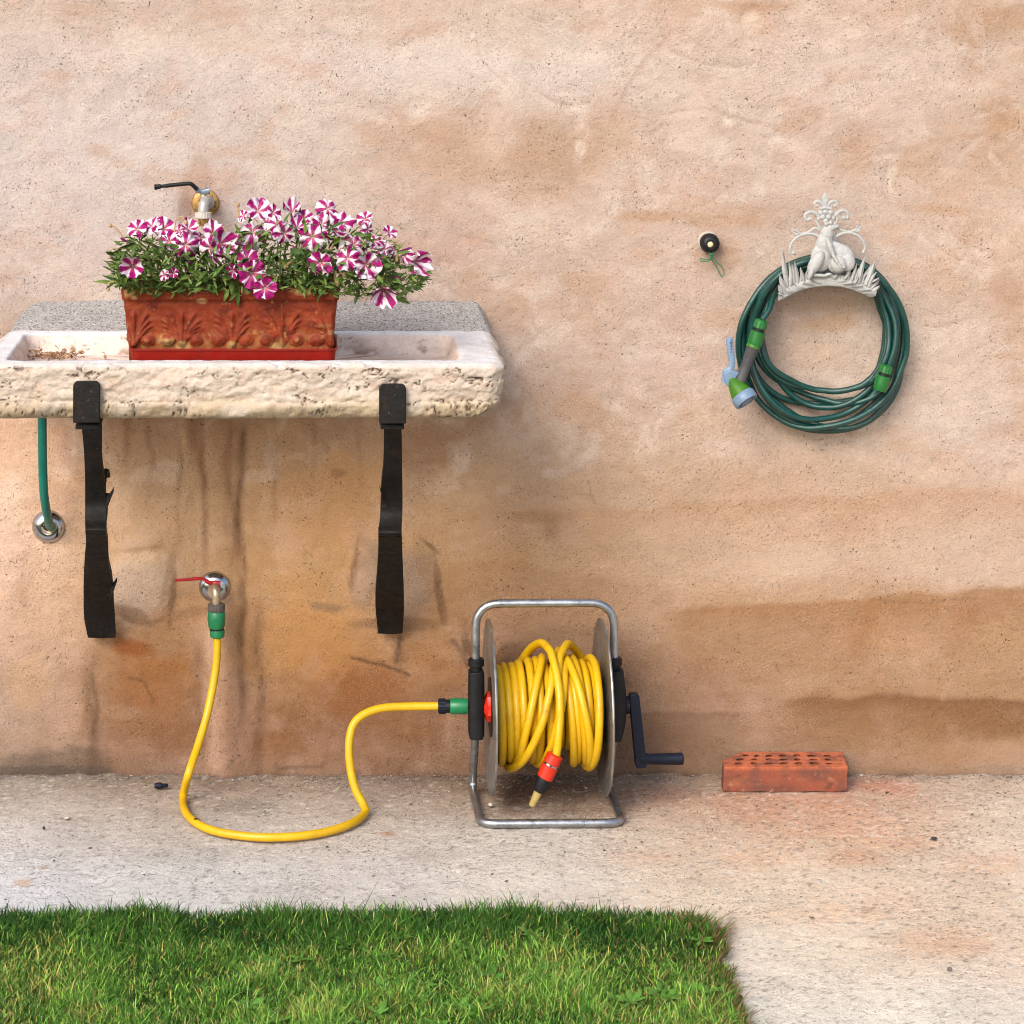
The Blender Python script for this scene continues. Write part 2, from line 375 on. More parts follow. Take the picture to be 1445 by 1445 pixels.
# mottling of the lime wash: broad cloudy and small patchy
c = c * (1 + .055 * fbm(u / 110., v / 70., 31, 5) + .075 * fbm(u / 22., v / 15., 32, 4))[..., None]
pale = (.6 * sstep(.15, .5, fbm(u / 60., v / 42., 41, 5)) + .4 * sstep(.24, .33, fbm(u / 48., v / 34., 44, 5))) * (1 - low * .8); c = blend(c, .5 * pale, (242, 224, 209))
tan = sstep(.10, .6, fbm(u / 75., v / 36., 43, 5)) * (1 - .5 * low); c = blend(c, .36 * tan, (202, 158, 122))
pink = sstep(.15, .6, fbm(u / 50., v / 50., 47, 4)); c = blend(c, .22 * pink, (222, 182, 164))
# upper stains
for (a, b, ra, rb, rot, al, col) in [(610,185,55,24,8,.5,(204,168,140)), (655,225,95,42,0,.40,(206,170,142)), (775,222,105,64,-12,.60,(196,162,134)), (660,215,110,50,5,.35,(200,166,140)), (745,275,70,26,0,.35,(200,166,138)),
        (850,190,40,60,25,.35,(206,170,140)), (915,305,75,10,0,.5,(200,160,124)), (1010,312,110,12,2,.5,(198,158,122)), (600,150,30,12,-20,.5,(238,220,206)), (700,200,28,40,0,.4,(232,208,190)),
        (815,170,7,12,0,.45,(232,212,194)), (818,206,8,12,0,.55,(236,216,200)), (740,325,90,22,5,.55,(236,214,196)), (690,285,60,16,20,.4,(234,210,192)), (975,180,40,40,0,.4,(234,210,192)),
        (1060,28,14,22,20,.7,(236,214,192)), (1070,8,60,12,0,.5,(192,150,116)), (1395,30,80,32,-10,.5,(190,150,116)), (1375,75,18,40,15,.5,(188,146,112)), (1415,160,50,34,20,.55,(192,150,112)),
        (1025,170,8,10,0,.8,(238,220,202)), (1258,248,9,24,10,.75,(240,222,204)), (1290,235,34,50,40,.38,(204,164,132)), (1340,270,60,30,-10,.4,(212,178,152)), (1400,220,45,24,0,.4,(206,168,138)), (1330,296,70,9,4,.5,(196,156,120)),
        (1440,520,26,130,0,.35,(196,156,122)), (1420,410,34,30,0,.5,(190,148,116)), (1215,190,30,60,10,.35,(208,170,142)), (380,180,14,26,20,.35,(210,172,146)), (118,15,60,16,0,.4,(204,172,144)), (330,60,120,18,0,.25,(222,192,166)),
        (1165,455,55,16,0,.5,(212,172,134)), (1150,500,80,30,0,.35,(220,186,156)), (1010,450,60,20,0,.4,(206,166,132)), (1000,600,60,26,0,.3,(206,170,140)), (830,450,70,40,0,.3,(204,166,138)), (835,590,40,26,30,.5,(190,152,124)), (760,580,80,26,0,.4,(200,160,130)),
        (720,440,40,30,0,.35,(196,158,130)), (1020,350,30,34,0,.3,(206,164,128)), (1050,300,60,14,0,.35,(196,154,120)), (560,180,20,40,0,.35,(206,172,146))]:
    c = blend(c, min(.95, al * (1.15 if (530 < a < 930 and 140 < b < 320) else 1.15)) * ell(u, v, a, b, ra, rb, .75, rot, .45, int(a) % 13), col)
c = blend(c, .28 * stroke(u, v, [(862, 170), (885, 122), (910, 85), (945, 48)], 5, 3, 3), (180, 140, 110))
c = blend(c, .25 * stroke(u, v, [(1262, 262), (1280, 215), (1310, 200), (1360, 190), (1420, 200)], 6, 8, 4), (186, 144, 112))
TRW = []
for k in range(70):                                        # arcs of the trowel
    a0 = rng.uniform(0, 360); cx, cy, r0 = rng.uniform(440, 1460), rng.uniform(-20, 640), rng.uniform(25, 130)
    pts = [(cx + r0 * math.cos(math.radians(a0 + t)), cy + r0 * .8 * math.sin(math.radians(a0 + t))) for t in range(0, int(rng.uniform(25, 85)), 8)]
    q_ = stroke(u, v, pts, rng.uniform(2, 4), k, 4) * (.3 + .7 * vnoise(u / 30., v / 30., k)); TRW.append(q_)
    c = blend(c, .34 * q_, (166, 126, 100)); c = blend(c, .34 * stroke(u, v - 6, pts, rng.uniform(6, 18), k, 9) * (.2 + .8 * vnoise(u / 24., v / 24., k + 7)), (244, 226, 212))
# tide marks of rising damp on the right
def damp(c, e, u_lo, u_hi, depth, al, col, blur=9, fade=1.4):
    inside = sstep(u_lo - 40, u_lo + 20, u) * (1 - sstep(u_hi - 20, u_hi + 40, u))
    t = (v - e) / depth
    m = sstep(-blur / depth, blur / depth * .6, t) * np.exp(-np.clip(t, 0, None) * fade) * inside
    return blend(c, np.clip(al * m, 0, 1), col)
c = damp(c, edge(u, [(560,715),(700,722),(850,724),(1000,712),(1150,700),(1220,702),(1300,690),(1445,698)], 5, 60., 3), 700, 1600, 60, .45, (192, 148, 110))
c = damp(c, edge(u, [(900,870),(960,862),(1050,856),(1180,850),(1280,838),(1330,842),(1380,828),(1445,828)], 5, 40., 4), 955, 1700, 110, .72, (166, 120, 78), 6, 1.3)
c = damp(c, edge(u, [(1100,985),(1150,982),(1200,988),(1270,978),(1330,986),(1445,990)], 5, 30., 5), 1125, 1700, 46, .80, (128, 84, 50), 6, 1.2)
c = damp(c, edge(u, [(900,1006),(1045,1006)], 2, 30., 6), 880, 1040, 44, .62, (122, 86, 62), 4, 1.1)
c = damp(c, edge(u, [(600,795),(760,800),(900,830)], 8, 50., 6), 560, 860, 120, .30, (164, 118, 80))
for (a, b, ra, rb, rot, al, col) in [(1220,880,20,60,15,.35,(170,122,80)), (1360,870,24,60,20,.4,(164,116,76)), (1420,900,60,30,0,.3,(206,168,124)), (1255,905,40,30,0,.3,(202,160,122)), (1160,985,24,18,0,.5,(150,104,66)),
        (1420,1060,50,24,0,.55,(206,170,140)), (1330,1065,70,22,0,.4,(186,144,110)), (990,985,60,60,0,.35,(164,126,100)), (1000,930,40,40,0,.3,(176,134,98)), (700,750,60,60,0,.2,(178,130,86)), (735,790,30,50,0,.3,(168,122,80)), (760,730,55,10,0,.55,(168,126,92)), (780,745,14,24,0,.4,(160,118,86)),
        (770,990,120,70,0,.35,(146,106,76)), (640,1000,50,60,0,.3,(140,100,70)), (900,960,60,90,0,.25,(164,122,90))]:
    c = blend(c, al * ell(u, v, a, b, ra, rb, .8, rot, .35, int(b) % 17), col)
# under the trough: limescale, drips, rust, patched render round the bracket feet; painted shade
drip = lambda uc, w, v0, v1, al, col, sd: np.clip(al * np.exp(-(((u + 10 * fbm(v / 60., u * 0 + sd, sd, 3) - uc) / w) ** 2)) * sstep(v0 - 30, v0 + 30, v) * (1 - sstep(v1 - 60, v1 + 40, v)) * (.65 + .5 * fbm(u / 9., v / 34., sd + 3, 3)), 0, 1)
c = blend(c, sstep(570, 590, v) * (1 - sstep(600, 680, v)) * (1 - sstep(680, 720, u)) * (.35 + .25 * fbm(u / 24., v / 30., 8)), (150, 112, 84))  # dark band below the trough: stain and its cast shade painted together
for args in [(275,9,590,680,.55,(136,98,70),1), (262,8,600,720,.3,(214,176,136),2), (322,9,585,800,.55,(138,98,68),3), (343,6,600,1010,.6,(104,70,48),4), (284,5,590,800,.5,(112,76,52),20), (252,4,600,760,.35,(124,88,62),21), (385,5,600,760,.3,(140,98,66),22), (440,4,590,700,.3,(134,94,66),23), (505,4,590,690,.3,(134,94,66),24), (210,5,590,700,.3,(132,96,70),25), (304,24,880,1110,.75,(200,162,136),5), (278,10,900,1090,.45,(128,92,68),6),
             (368,9,860,1100,.5,(126,90,66),7), (335,14,940,1100,.55,(190,150,122),8), (128,9,940,1090,.4,(120,88,62),9), (40,14,770,1000,.3,(150,112,84),10), (480,40,930,1000,.5,(150,92,46),11), (30,24,860,1040,.3,(206,174,146),12),
             (560,10,900,945,.6,(96,70,50),13), (180,8,590,612,.6,(112,80,60),14), (182,4,600,640,.5,(92,64,46),15), (655,10,880,940,.5,(110,82,62),16), (632,7,990,1090,.3,(190,150,120),17), (575,5,1000,1060,.25,(196,156,126),18), (600,5,1000,1070,.25,(196,156,126),19)]:
    c = blend(c, np.clip(1.7 * drip(*args), 0, .92), args[5])
for (a, b, ra, rb, rot, al, col) in [(190,915,36,16,10,.75,(142,84,40)), (215,960,60,40,0,.40,(156,100,54)), (520,975,66,36,-10,.55,(150,92,44)), (560,1020,70,40,0,.35,(140,92,54)), (250,1040,60,30,0,.35,(138,90,56)), (450,1040,80,40,0,.3,(142,96,60)), (440,900,90,60,0,.35,(190,136,78)),
        (460,700,80,70,0,.30,(196,146,98)), (196,826,48,58,0,.85,(184,158,136)), (244,840,5,50,6,.6,(120,90,64)), (210,790,30,16,20,.45,(200,170,140)), (238,816,8,40,12,.42,(126,96,66)), (200,774,30,5,-8,.42,(140,104,74)), (250,868,50,8,-12,.4,(128,92,60)), (190,868,40,12,20,.5,(122,86,58)), (556,822,64,66,0,.8,(156,128,104)), (606,770,26,5,40,.6,(126,94,68)), (500,800,5,46,8,.6,(130,98,72)), (618,822,5,56,-6,.6,(126,94,68)), (600,806,18,42,-20,.6,(152,120,92)), (512,815,16,50,10,.55,(176,146,120)), (560,880,60,10,0,.5,(132,98,68)), (622,850,6,40,-12,.5,(126,92,62)),
        (460,856,26,7,8,.7,(150,118,86)), (120,720,30,60,0,.3,(164,126,98)), (70,720,38,46,0,.35,(158,120,94)), (30,640,50,60,0,.4,(188,154,128)), (60,900,70,120,0,.45,(192,160,134)), (40,960,40,40,0,.35,(202,164,126)), (90,1010,30,60,0,.4,(196,162,138)), (95,1072,58,26,0,.45,(104,90,76)), (20,1078,46,18,0,.45,(104,90,76)), (60,1088,100,9,0,.5,(84,74,66)), (600,640,60,44,-30,.45,(150,110,80)), (640,610,60,20,-15,.35,(160,120,92)),  # last two marks here paint the trough's diagonal cast shadow
        (478,668,14,8,0,.5,(120,86,62)), (660,915,10,16,-30,.6,(112,84,64)), (500,690,60,60,0,.25,(200,150,100)), (280,272,34,44,0,.42,(188,146,120)), (262,300,10,30,0,.35,(150,108,86)), (1010,362,34,26,20,.3,(190,150,114))]:
    c = blend(c, min(1, 1.25 * al) * ell(u, v, a, b, ra, rb, .5, rot, .5, int(a + b) % 19), col)
for pts, w, al, col in [([(497, 929), (530, 938), (560, 946), (578, 953)], 3.2, .85, (88, 58, 40)), ([(828, 677), (834, 694), (839, 710)], 2, .55, (150, 108, 84)), ([(560, 934), (563, 915), (566, 898)], 4.5, .8, (84, 60, 44)),
                        ([(640, 905), (652, 922), (660, 940)], 6, .6, (96, 72, 56)), ([(180, 955), (205, 962), (215, 990)], 3, .6, (96, 66, 44)), ([(1097, 938), (1100, 950)], 2, .6, (100, 74, 56)), ([(130, 950), (138, 1000), (132, 1030)], 4, .6, (112, 84, 60)),
                        ([(1230, 848), (1300, 850), (1390, 842)], 2, .4, (130, 92, 62)), ([(390, 1084), (450, 1082)], 3, .5, (90, 66, 50)), ([(640, 330), (700, 342)], 2, .3, (150, 116, 94)), ([(560, 60), (548, 66)], 2, .35, (150, 116, 94))]:
    c = blend(c, al * stroke(u, v, pts, w, int(pts[0][0]), 2) * (.55 + .45 * vnoise(u / 4., v / 4., 5)), col)
# yellower plaster below the trough: colour brightened to offset the shade in its tones
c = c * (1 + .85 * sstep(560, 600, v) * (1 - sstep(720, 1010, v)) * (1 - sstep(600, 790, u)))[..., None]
# grime along the foot
foot = np.exp(-np.clip(1094 - v, 0, None) / (7 + 6 * vnoise(u / 30., u * 0, 3))); c = blend(c, np.clip(.75 * foot * (.6 + .5 * fbm(u / 14., v / 9., 6)), 0, 1), (70, 56, 46))
# peppering of grit: denser where the plaster is tan
bump = .0035 * fbm(X / .22, Z / .13, 81, 3) + .0016 * fbm(X / .05, Z / .035, 82, 4) + .0007 * fbm(X / .014, Z / .011, 83, 3)
rough_patch = sstep(-.1, .45, fbm(X / .16, Z / .10, 84, 4)); bump += .0011 * rough_patch * fbm(X / .009, Z / .008, 85, 2)
def ridge(uc, w, v0, v1, h, sd): return h * np.exp(-(((u + 9 * fbm(v / 70., u * 0 + sd, sd, 3) - uc) / w) ** 2)) * sstep(v0 - 30, v0 + 30, v) * (1 - sstep(v1 - 40, v1 + 40, v))
bump += ridge(300, 17, 560, 800, .006, 5) + ridge(318, 22, 850, 1120, .014, 6) + ridge(255, 10, 560, 720, .003, 7) - ridge(277, 7, 560, 700, .004, 8) - ridge(340, 7, 560, 900, .006, 9) + ridge(120, 12, 940, 1100, .005, 10) - ridge(368, 8, 860, 1100, .004, 11)
bump += .008 * ell(u, v, 200, 830, 46, 60, .5, 0, .3, 5) + .008 * ell(u, v, 558, 822, 62, 66, .5, 0, .3, 6) + .003 * ell(u, v, 90, 980, 50, 90, .6, 0, .4, 7)
for (a, b, ra, rb) in [(815,170,8,13), (818,206,9,13), (1025,170,9,11), (1258,248,10,25), (1060,28,15,23), (600,150,28,12)]: bump -= .0022 * ell(u, v, a, b, ra, rb, .35, 0, .3, 4)
bump -= .003 * stroke(u, v, [(497, 929), (530, 938), (560, 946), (578, 953)], 3.4, 497, 3)
bump -= .0010 * np.clip(sum(TRW), 0, 1)
bump += .006 * np.exp(-np.clip(Z, 0, None) / .012) * (.6 + .6 * fbm(X / .05, X * 0, 9, 3))
Vw = np.stack([X, -bump, Z], -1).reshape(-1, 3)
wall = link('wall', np_mesh('wall', Vw, grid_faces(len(wx), len(wz))[:, ::-1], (c * K).reshape(-1, 3)), M['plaster'])
props(wall, 'rough peach plaster wall with tan damp stains behind the trough and hose', 'wall')

# ------------------------------------------------------------------ pavement
px = axis(-.9, 1.7, .006, -12, 14, .5); py = np.concatenate([np.arange(-14, -1.5, .5), np.arange(-1.5, .02, .006)])
X, Y = np.meshgrid(px, py); d = np.clip(D + Y, .5, None); u = U0 + X * F / d; v = np.clip(V0 + F * HZ / d, 0, 1500)
u = np.where(Y < -1.6, np.clip(u, 900, 1400), u)
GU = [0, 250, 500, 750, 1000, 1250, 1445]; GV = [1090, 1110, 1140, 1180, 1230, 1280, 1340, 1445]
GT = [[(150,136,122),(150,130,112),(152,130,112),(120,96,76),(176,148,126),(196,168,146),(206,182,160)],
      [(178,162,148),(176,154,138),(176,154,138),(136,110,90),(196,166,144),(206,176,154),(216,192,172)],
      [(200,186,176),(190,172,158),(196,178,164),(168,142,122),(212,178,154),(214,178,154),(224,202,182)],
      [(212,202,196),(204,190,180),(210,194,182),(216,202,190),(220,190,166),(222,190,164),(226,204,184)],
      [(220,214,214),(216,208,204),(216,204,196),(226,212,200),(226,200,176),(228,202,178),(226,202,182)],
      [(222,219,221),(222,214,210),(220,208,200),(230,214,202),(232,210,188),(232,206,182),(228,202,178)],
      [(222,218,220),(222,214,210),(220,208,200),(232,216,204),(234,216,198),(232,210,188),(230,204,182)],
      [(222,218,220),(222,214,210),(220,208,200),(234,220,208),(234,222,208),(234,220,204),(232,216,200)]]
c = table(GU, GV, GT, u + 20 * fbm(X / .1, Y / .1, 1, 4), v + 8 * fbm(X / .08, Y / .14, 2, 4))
c *= (1 + .06 * fbm(X / .12, Y / .12, 3, 5) + .07 * fbm(X / .02, Y / .02, 4, 3))[..., None]
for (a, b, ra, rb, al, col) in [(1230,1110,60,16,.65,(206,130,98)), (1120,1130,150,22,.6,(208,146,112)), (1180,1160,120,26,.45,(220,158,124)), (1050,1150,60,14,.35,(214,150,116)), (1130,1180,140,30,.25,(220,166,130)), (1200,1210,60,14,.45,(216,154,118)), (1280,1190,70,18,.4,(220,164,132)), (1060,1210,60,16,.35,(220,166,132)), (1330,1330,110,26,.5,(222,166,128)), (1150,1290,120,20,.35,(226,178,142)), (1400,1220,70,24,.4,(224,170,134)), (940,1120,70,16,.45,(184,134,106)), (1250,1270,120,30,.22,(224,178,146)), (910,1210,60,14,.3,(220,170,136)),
        (760,1110,120,22,.55,(112,88,68)), (700,1090,40,14,.4,(96,78,62)), (34,1245,16,6,.6,(200,146,92)), (548,1175,14,4,.6,(186,120,76)), (60,1222,8,3,.5,(196,140,90)), (340,1136,70,14,.4,(128,110,92)), (180,1105,170,12,.35,(138,120,102)), (330,1105,200,16,.3,(142,118,98)), (600,1205,40,14,.35,(160,142,130)), (240,1205,120,12,.25,(150,138,130)), (860,1150,30,20,.4,(150,118,94)), (1400,1110,60,14,.25,(196,160,134)), (1030,1310,14,24,.6,(120,76,54)), (970,1130,50,10,.3,(170,122,98))]:  # first two dark marks put the reel's shade into the ground colour
    c = blend(c, al * ell(u, v, a, b, ra, rb, .8, 0, .4, int(a) % 11), col)
c = blend(c, .5 * sstep(.30, .6, fbm(X / .010, Y / .010, 5, 3)) * sstep(-.3, .4, fbm(X / .14, Y / .14, 6, 3)), (120, 106, 96))
c = blend(c, .5 * sstep(.45, .65, fbm(X / .008, Y / .008, 7, 2)), (84, 72, 66))
c = blend(c, .4 * sstep(.40, .62, fbm(X / .009, Y / .009, 8, 2)), (244, 238, 230))
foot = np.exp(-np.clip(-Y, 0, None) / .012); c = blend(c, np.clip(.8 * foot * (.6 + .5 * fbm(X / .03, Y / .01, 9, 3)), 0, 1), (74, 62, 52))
h = .0022 * fbm(X / .09, Y / .09, 11, 3) + .0016 * fbm(X / .015, Y / .015, 12, 3) + .005 * np.exp(-np.clip(-Y, 0, None) / .015) * np.clip(.5 + fbm(X / .04, Y / .02, 13, 3), 0, 2) - .002
Vg = np.stack([X, Y, h], -1).reshape(-1, 3)
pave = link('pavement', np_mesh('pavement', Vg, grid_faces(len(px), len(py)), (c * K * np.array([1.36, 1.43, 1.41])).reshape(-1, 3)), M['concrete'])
props(pave, 'pale speckled concrete pavement along the foot of the wall', kind='structure')

# grit lying on the pavement
n = 7600
gx = rng.uniform(-.75, 1.55, n); gy = -np.abs(rng.normal(0, .42, n)); gy[:2400] = -np.abs(rng.normal(0, .022, 2400)); gy = np.where(gy < -1.4, -.6, gy) - .004; gs = rng.lognormal(-6.75, .42, n)
octv = np.array([(1, 0, 0), (-1, 0, 0), (0, 1, 0), (0, -1, 0), (0, 0, .7), (0, 0, -.7)], float)
octf = np.array([(0, 2, 4), (2, 1, 4), (1, 3, 4), (3, 0, 4), (2, 0, 5), (1, 2, 5), (3, 1, 5), (0, 3, 5)])
ang = rng.uniform(0, 6.28, n); jit = rng.uniform(.6, 1.3, (n, 6, 3)); oct_ = octv[None] * jit
ox = oct_[..., 0] * np.cos(ang)[:, None] - oct_[..., 1] * np.sin(ang)[:, None]; oy = oct_[..., 0] * np.sin(ang)[:, None] + oct_[..., 1] * np.cos(ang)[:, None]
Vv = np.stack([gx[:, None] + ox * gs[:, None], gy[:, None] + oy * gs[:, None], .0005 + oct_[..., 2] * gs[:, None] * .7], -1).reshape(-1, 3)
pal = linA([(110, 96, 88), (80, 70, 64), (200, 188, 176), (226, 216, 204), (160, 124, 100), (132, 116, 106)])
cc = np.repeat(pal[rng.choice(6, n, p=[.28, .22, .16, .12, .08, .14])], 6, 0) * K
props(link('grit', np_mesh('grit', Vv, (octf[None] + 6 * np.arange(n)[:, None, None]).reshape(-1, 3), cc, False), M['grit']), 'loose grit scattered over the pavement', kind='stuff')

# ------------------------------------------------------------------ lawn
LX1, LY1 = .685, -.815
lx = np.concatenate([np.arange(-9, -.9, .3), np.arange(-.9, LX1 + .001, .0125)]); ly = np.concatenate([np.arange(-9, -1.8, .3), np.arange(-1.8, LY1 + .001, .0125)])
X, Y = np.meshgrid(lx, ly)
ex = np.minimum(LX1 - X, LY1 - Y); h = .003 + .002 * sstep(0, .05, ex) + .002 * fbm(X / .06, Y / .06, 3, 3) * sstep(0, .04, ex)
h = np.where((X > LX1 - .07) & (Y > LY1 - .07) & (np.hypot(X - LX1 + .07, Y - LY1 + .07) > .066), -.03, h)
Xe = X + .012 * fbm(Y / .05, X * 0, 4, 3) * sstep(LX1 - .1, LX1, X); Ye = Y + .010 * fbm(X / .05, Y * 0, 5, 3) * sstep(LY1 - .1, LY1, Y)
props(link('lawn_soil', np_mesh('lawn_soil', np.stack([Xe, Ye, h], -1).reshape(-1, 3), grid_faces(len(lx), len(ly))), M['lawn_soil']), 'dark soil bed under the lawn', kind='structure')

def blades(n, x0, x1, y0, y1, hm, wm, name, label, weeds=False):
    x = rng.uniform(x0, x1, n); y = y1 - (y1 - y0) * rng.uniform(0, 1, n) ** 1.25
    cr_ = .07; cx_, cy_ = LX1 - cr_, LY1 - cr_
    ex = LX1 + .026 * fbm(y / .06, y * 0, 4, 4) - .012 - x; ey = LY1 + .017 * fbm(x / .06, x * 0, 5, 3) - y
    keep = (ex > 0) & (ey > 0) & ~((x > cx_) & (y > cy_) & (np.hypot(x - cx_, y - cy_) > cr_ + .012 * fbm(x / .03, y / .03, 6, 3)))
    bare = vnoise(x / .035, y / .035, 9) * .6 + .4 * vnoise(x / .011, y / .011, 10); keep &= bare > (.02 if not weeds else .0)
    x, y, ex, ey = x[keep], y[keep], ex[keep], ey[keep]; n = len(x)
    clump = fbm(x / .10, y / .10, 14, 3); dry = sstep(.05, .6, fbm(x / .09, y / .09, 15, 4) + .35 * sstep(-.2, -.75, x))
    hh = hm * rng.lognormal(0, .28, n) * (1 + .55 * clump) * np.where(np.minimum(ex, ey) < .03, 1.0, .95); w = wm * rng.uniform(.6, 1.3, n)
    a = rng.uniform(0, 2 * np.pi, n); lean = rng.uniform(.15, 1.0, n) * hh; out = np.exp(-np.minimum(ex, ey) / .015) * hh * .55
    dx = np.cos(a) * lean + np.where(ex < ey, out, 0); dy = np.sin(a) * lean + np.where(ex < ey, 0, out)
    b = a + np.pi / 2 + rng.normal(0, .5, n); sx, sy = np.cos(b) * w, np.sin(b) * w
    zb = .006 + 0 * x; pts = []
    for t, ww in ((0, .8), (.4, 1.0), (.75, .7)):
        bx, by, bz = x + dx * t ** 1.8, y + dy * t ** 1.8, zb + hh * (t - .22 * t * t)
        pts += [(bx - sx * ww, by - sy * ww, bz), (bx + sx * ww, by + sy * ww, bz)]
    pts.append((x + dx, y + dy, zb + hh * rng.uniform(.55, .9, n)))
    Vv = np.stack([np.stack(p, -1) for p in pts], 1)
    f = np.arange(n)[:, None] * 7
    quads = np.concatenate([f + np.array([[0, 1, 3, 2]]), f + np.array([[2, 3, 5, 4]])]); tris = f + np.array([[4, 5, 6]])
    g1, g2, g3, dr, br = (np.array(q) for q in ((.016, .058, .008), (.070, .185, .022), (.22, .40, .06), (.42, .38, .10), (.17, .105, .04)))
    front_zone = sstep(-.90, -1.08, y + .05 * fbm(x / .12, y / .12, 18, 3))  # darker grass species along the back edge, brighter lime grass towards the viewer
    t = np.clip(.20 + .60 * front_zone + .75 * clump + rng.normal(0, .28, n), 0, 1)[:, None]; col = g1 * (1 - t) + g2 * t
    s = (rng.uniform(0, 1, n) < .05 + (.20 + .30 * sstep(-.1, .5, clump)) * front_zone)[:, None]; col = np.where(s, g3, col)
    s = (rng.uniform(0, 1, n) < .025 + (.05 + .28 * dry) * front_zone)[:, None]; col = np.where(s, dr * rng.uniform(.6, 1.1, (n, 1)), col)
    s = (rng.uniform(0, 1, n) < .03 + .6 * np.exp(-ex / .035))[:, None]; col = np.where(s, br, col)
    if weeds: col = np.array((.07, .16, .025)) * rng.uniform(.7, 1.4, (n, 1))
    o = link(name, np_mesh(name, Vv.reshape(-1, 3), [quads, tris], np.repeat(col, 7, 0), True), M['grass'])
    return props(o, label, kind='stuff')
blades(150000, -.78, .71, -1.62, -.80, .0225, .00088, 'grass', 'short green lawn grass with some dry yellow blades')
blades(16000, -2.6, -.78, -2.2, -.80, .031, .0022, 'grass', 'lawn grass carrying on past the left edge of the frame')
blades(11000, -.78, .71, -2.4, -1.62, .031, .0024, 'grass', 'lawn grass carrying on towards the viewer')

# broad-leaved weeds in clumps in the lawn: rosettes
wm_ = MB()
for k in range(44):
    g = G(random.uniform(330, 1010), random.triangular(1310, 1500, 1410), 0.0)
    if g.x > LX1 - .04: continue
    nl = random.randint(5, 8)
    for i in range(nl):
        a = 2 * math.pi * i / nl + random.uniform(-.3, .3); L = random.uniform(.014, .030); w = L * random.uniform(.16, .24)
        dv = Vector((math.cos(a), math.sin(a), 0)); up = random.uniform(.35, .9)
        pts = [g + Vector((0, 0, .012)) + dv * L * t + Vector((0, 0, L * (up * t - .35 * t * t) + .006)) for t in (0, .3, .6, .85, 1)]
        wm_.leafblade(pts, [w * .25, w * .8, w, w * .6, .0003], Vector((0, 0, 1)) - dv * .3)
M['weed'] = mat('weed', col=(.070, .185, .018), rough=.5, var=((30, .35),))
props(wm_.build('lawn_weeds', M['weed'], angle=80), 'brighter broad-leaved weeds growing among the grass', kind='stuff')
# ------------------------------------------------------------------ stone trough
TX0, TX1, TY0, TY1, TZ0, TZ1 = -.650, .334, -.532, -.118, .832, .940
def rr_loop(x0, x1, y0, y1, r, step):
    """rounded rectangle, counter-clockwise; returns points and outward normals"""
    pts = []; nr = []
    def seg(a, b, n_):
        m = max(1, int(math.hypot(b[0] - a[0], b[1] - a[1]) / step))
        for i in range(m): t = i / m; pts.append((a[0] + (b[0] - a[0]) * t, a[1] + (b[1] - a[1]) * t)); nr.append(n_)
    def arc(cx, cy, a0):
        m = max(2, int(r * math.pi / 2 / step))
        for i in range(m): a = a0 + math.pi / 2 * i / m; pts.append((cx + r * math.cos(a), cy + r * math.sin(a))); nr.append((math.cos(a), math.sin(a)))
    seg((x0 + r, y0), (x1 - r, y0), (0, -1)); arc(x1 - r, y0 + r, -math.pi / 2)
    seg((x1, y0 + r), (x1, y1 - r), (1, 0)); arc(x1 - r, y1 - r, 0)
    seg((x1 - r, y1), (x0 + r, y1), (0, 1)); arc(x0 + r, y1 - r, math.pi / 2)
    seg((x0, y1 - r), (x0, y0 + r), (-1, 0)); arc(x0 + r, y0 + r, math.pi)
    return np.array(pts), np.array(nr)
lp, ln = rr_loop(TX0, TX1, TY0, TY1, .035, .0028); n = len(lp)
cen = np.array([(TX0 + TX1) / 2, (TY0 + TY1) / 2])
# inner loop with the same count: map each outer point to the inset rectangle
ix0, ix1, iy0, iy1 = TX0 + .045, TX1 - .078, TY0 + .036, TY1 - .036
inn = np.stack([ix0 + (lp[:, 0] - TX0) / (TX1 - TX0) * (ix1 - ix0), iy0 + (lp[:, 1] - TY0) / (TY1 - TY0) * (iy1 - iy0)], 1)
rings = []; kinds = []
inset = lambda t: np.array(lp - ln * t)
side = []
for i in range(6): t = i / 6; side.append((.055 - .022 * t, TZ0 + .0))
for t in np.linspace(0, 1, 9): a = t * math.pi / 2; side.append((.030 * (1 - math.sin(a)), TZ0 + .032 * (1 - math.cos(a))))
for z in np.linspace(TZ0 + .034, TZ1 - .008, 26): side.append((.001 + .004 * math.cos((z - TZ0) / .1 * 3), z))
for t in np.linspace(.2, 1, 4): a = t * math.pi / 2; side.append((.002 + .007 * (1 - math.cos(a)), TZ1 - .008 + .008 * math.sin(a)))
ns = len(side)
Rg = []
for q, z in side: Rg.append(np.concatenate([inset(q), np.full((n, 1), z)], 1))
top0 = inset(.009)
for t in np.linspace(.12, .93, 9): Rg.append(np.concatenate([top0 * (1 - t) + inn * t, np.full((n, 1), TZ1)], 1))
ntop = 9
inner = [(0, TZ1 - .002), (.002, TZ1 - .007)] + [(.003 + .012 * t, TZ1 - .007 - (TZ1 - .007 - .899) * t) for t in np.linspace(.12, 1, 10)]
ic = np.array([(ix0 + ix1) / 2, (iy0 + iy1) / 2])
for q, z in inner:
    s = np.array([1 - 2 * q / (ix1 - ix0), 1 - 2 * q / (iy1 - iy0)]); Rg.append(np.concatenate([ic + (inn - ic) * s, np.full((n, 1), z)], 1))
for t in (.8, .5, .2): 
    s = np.array([t + .1 * (1 - t), t]); Rg.append(np.concatenate([ic + (inn - ic) * s, np.full((n, 1), .897)], 1))
R_ = np.stack(Rg); Px, Py, Pz = R_[..., 0].copy(), R_[..., 1].copy(), R_[..., 2].copy()
a = Px + Py * .9
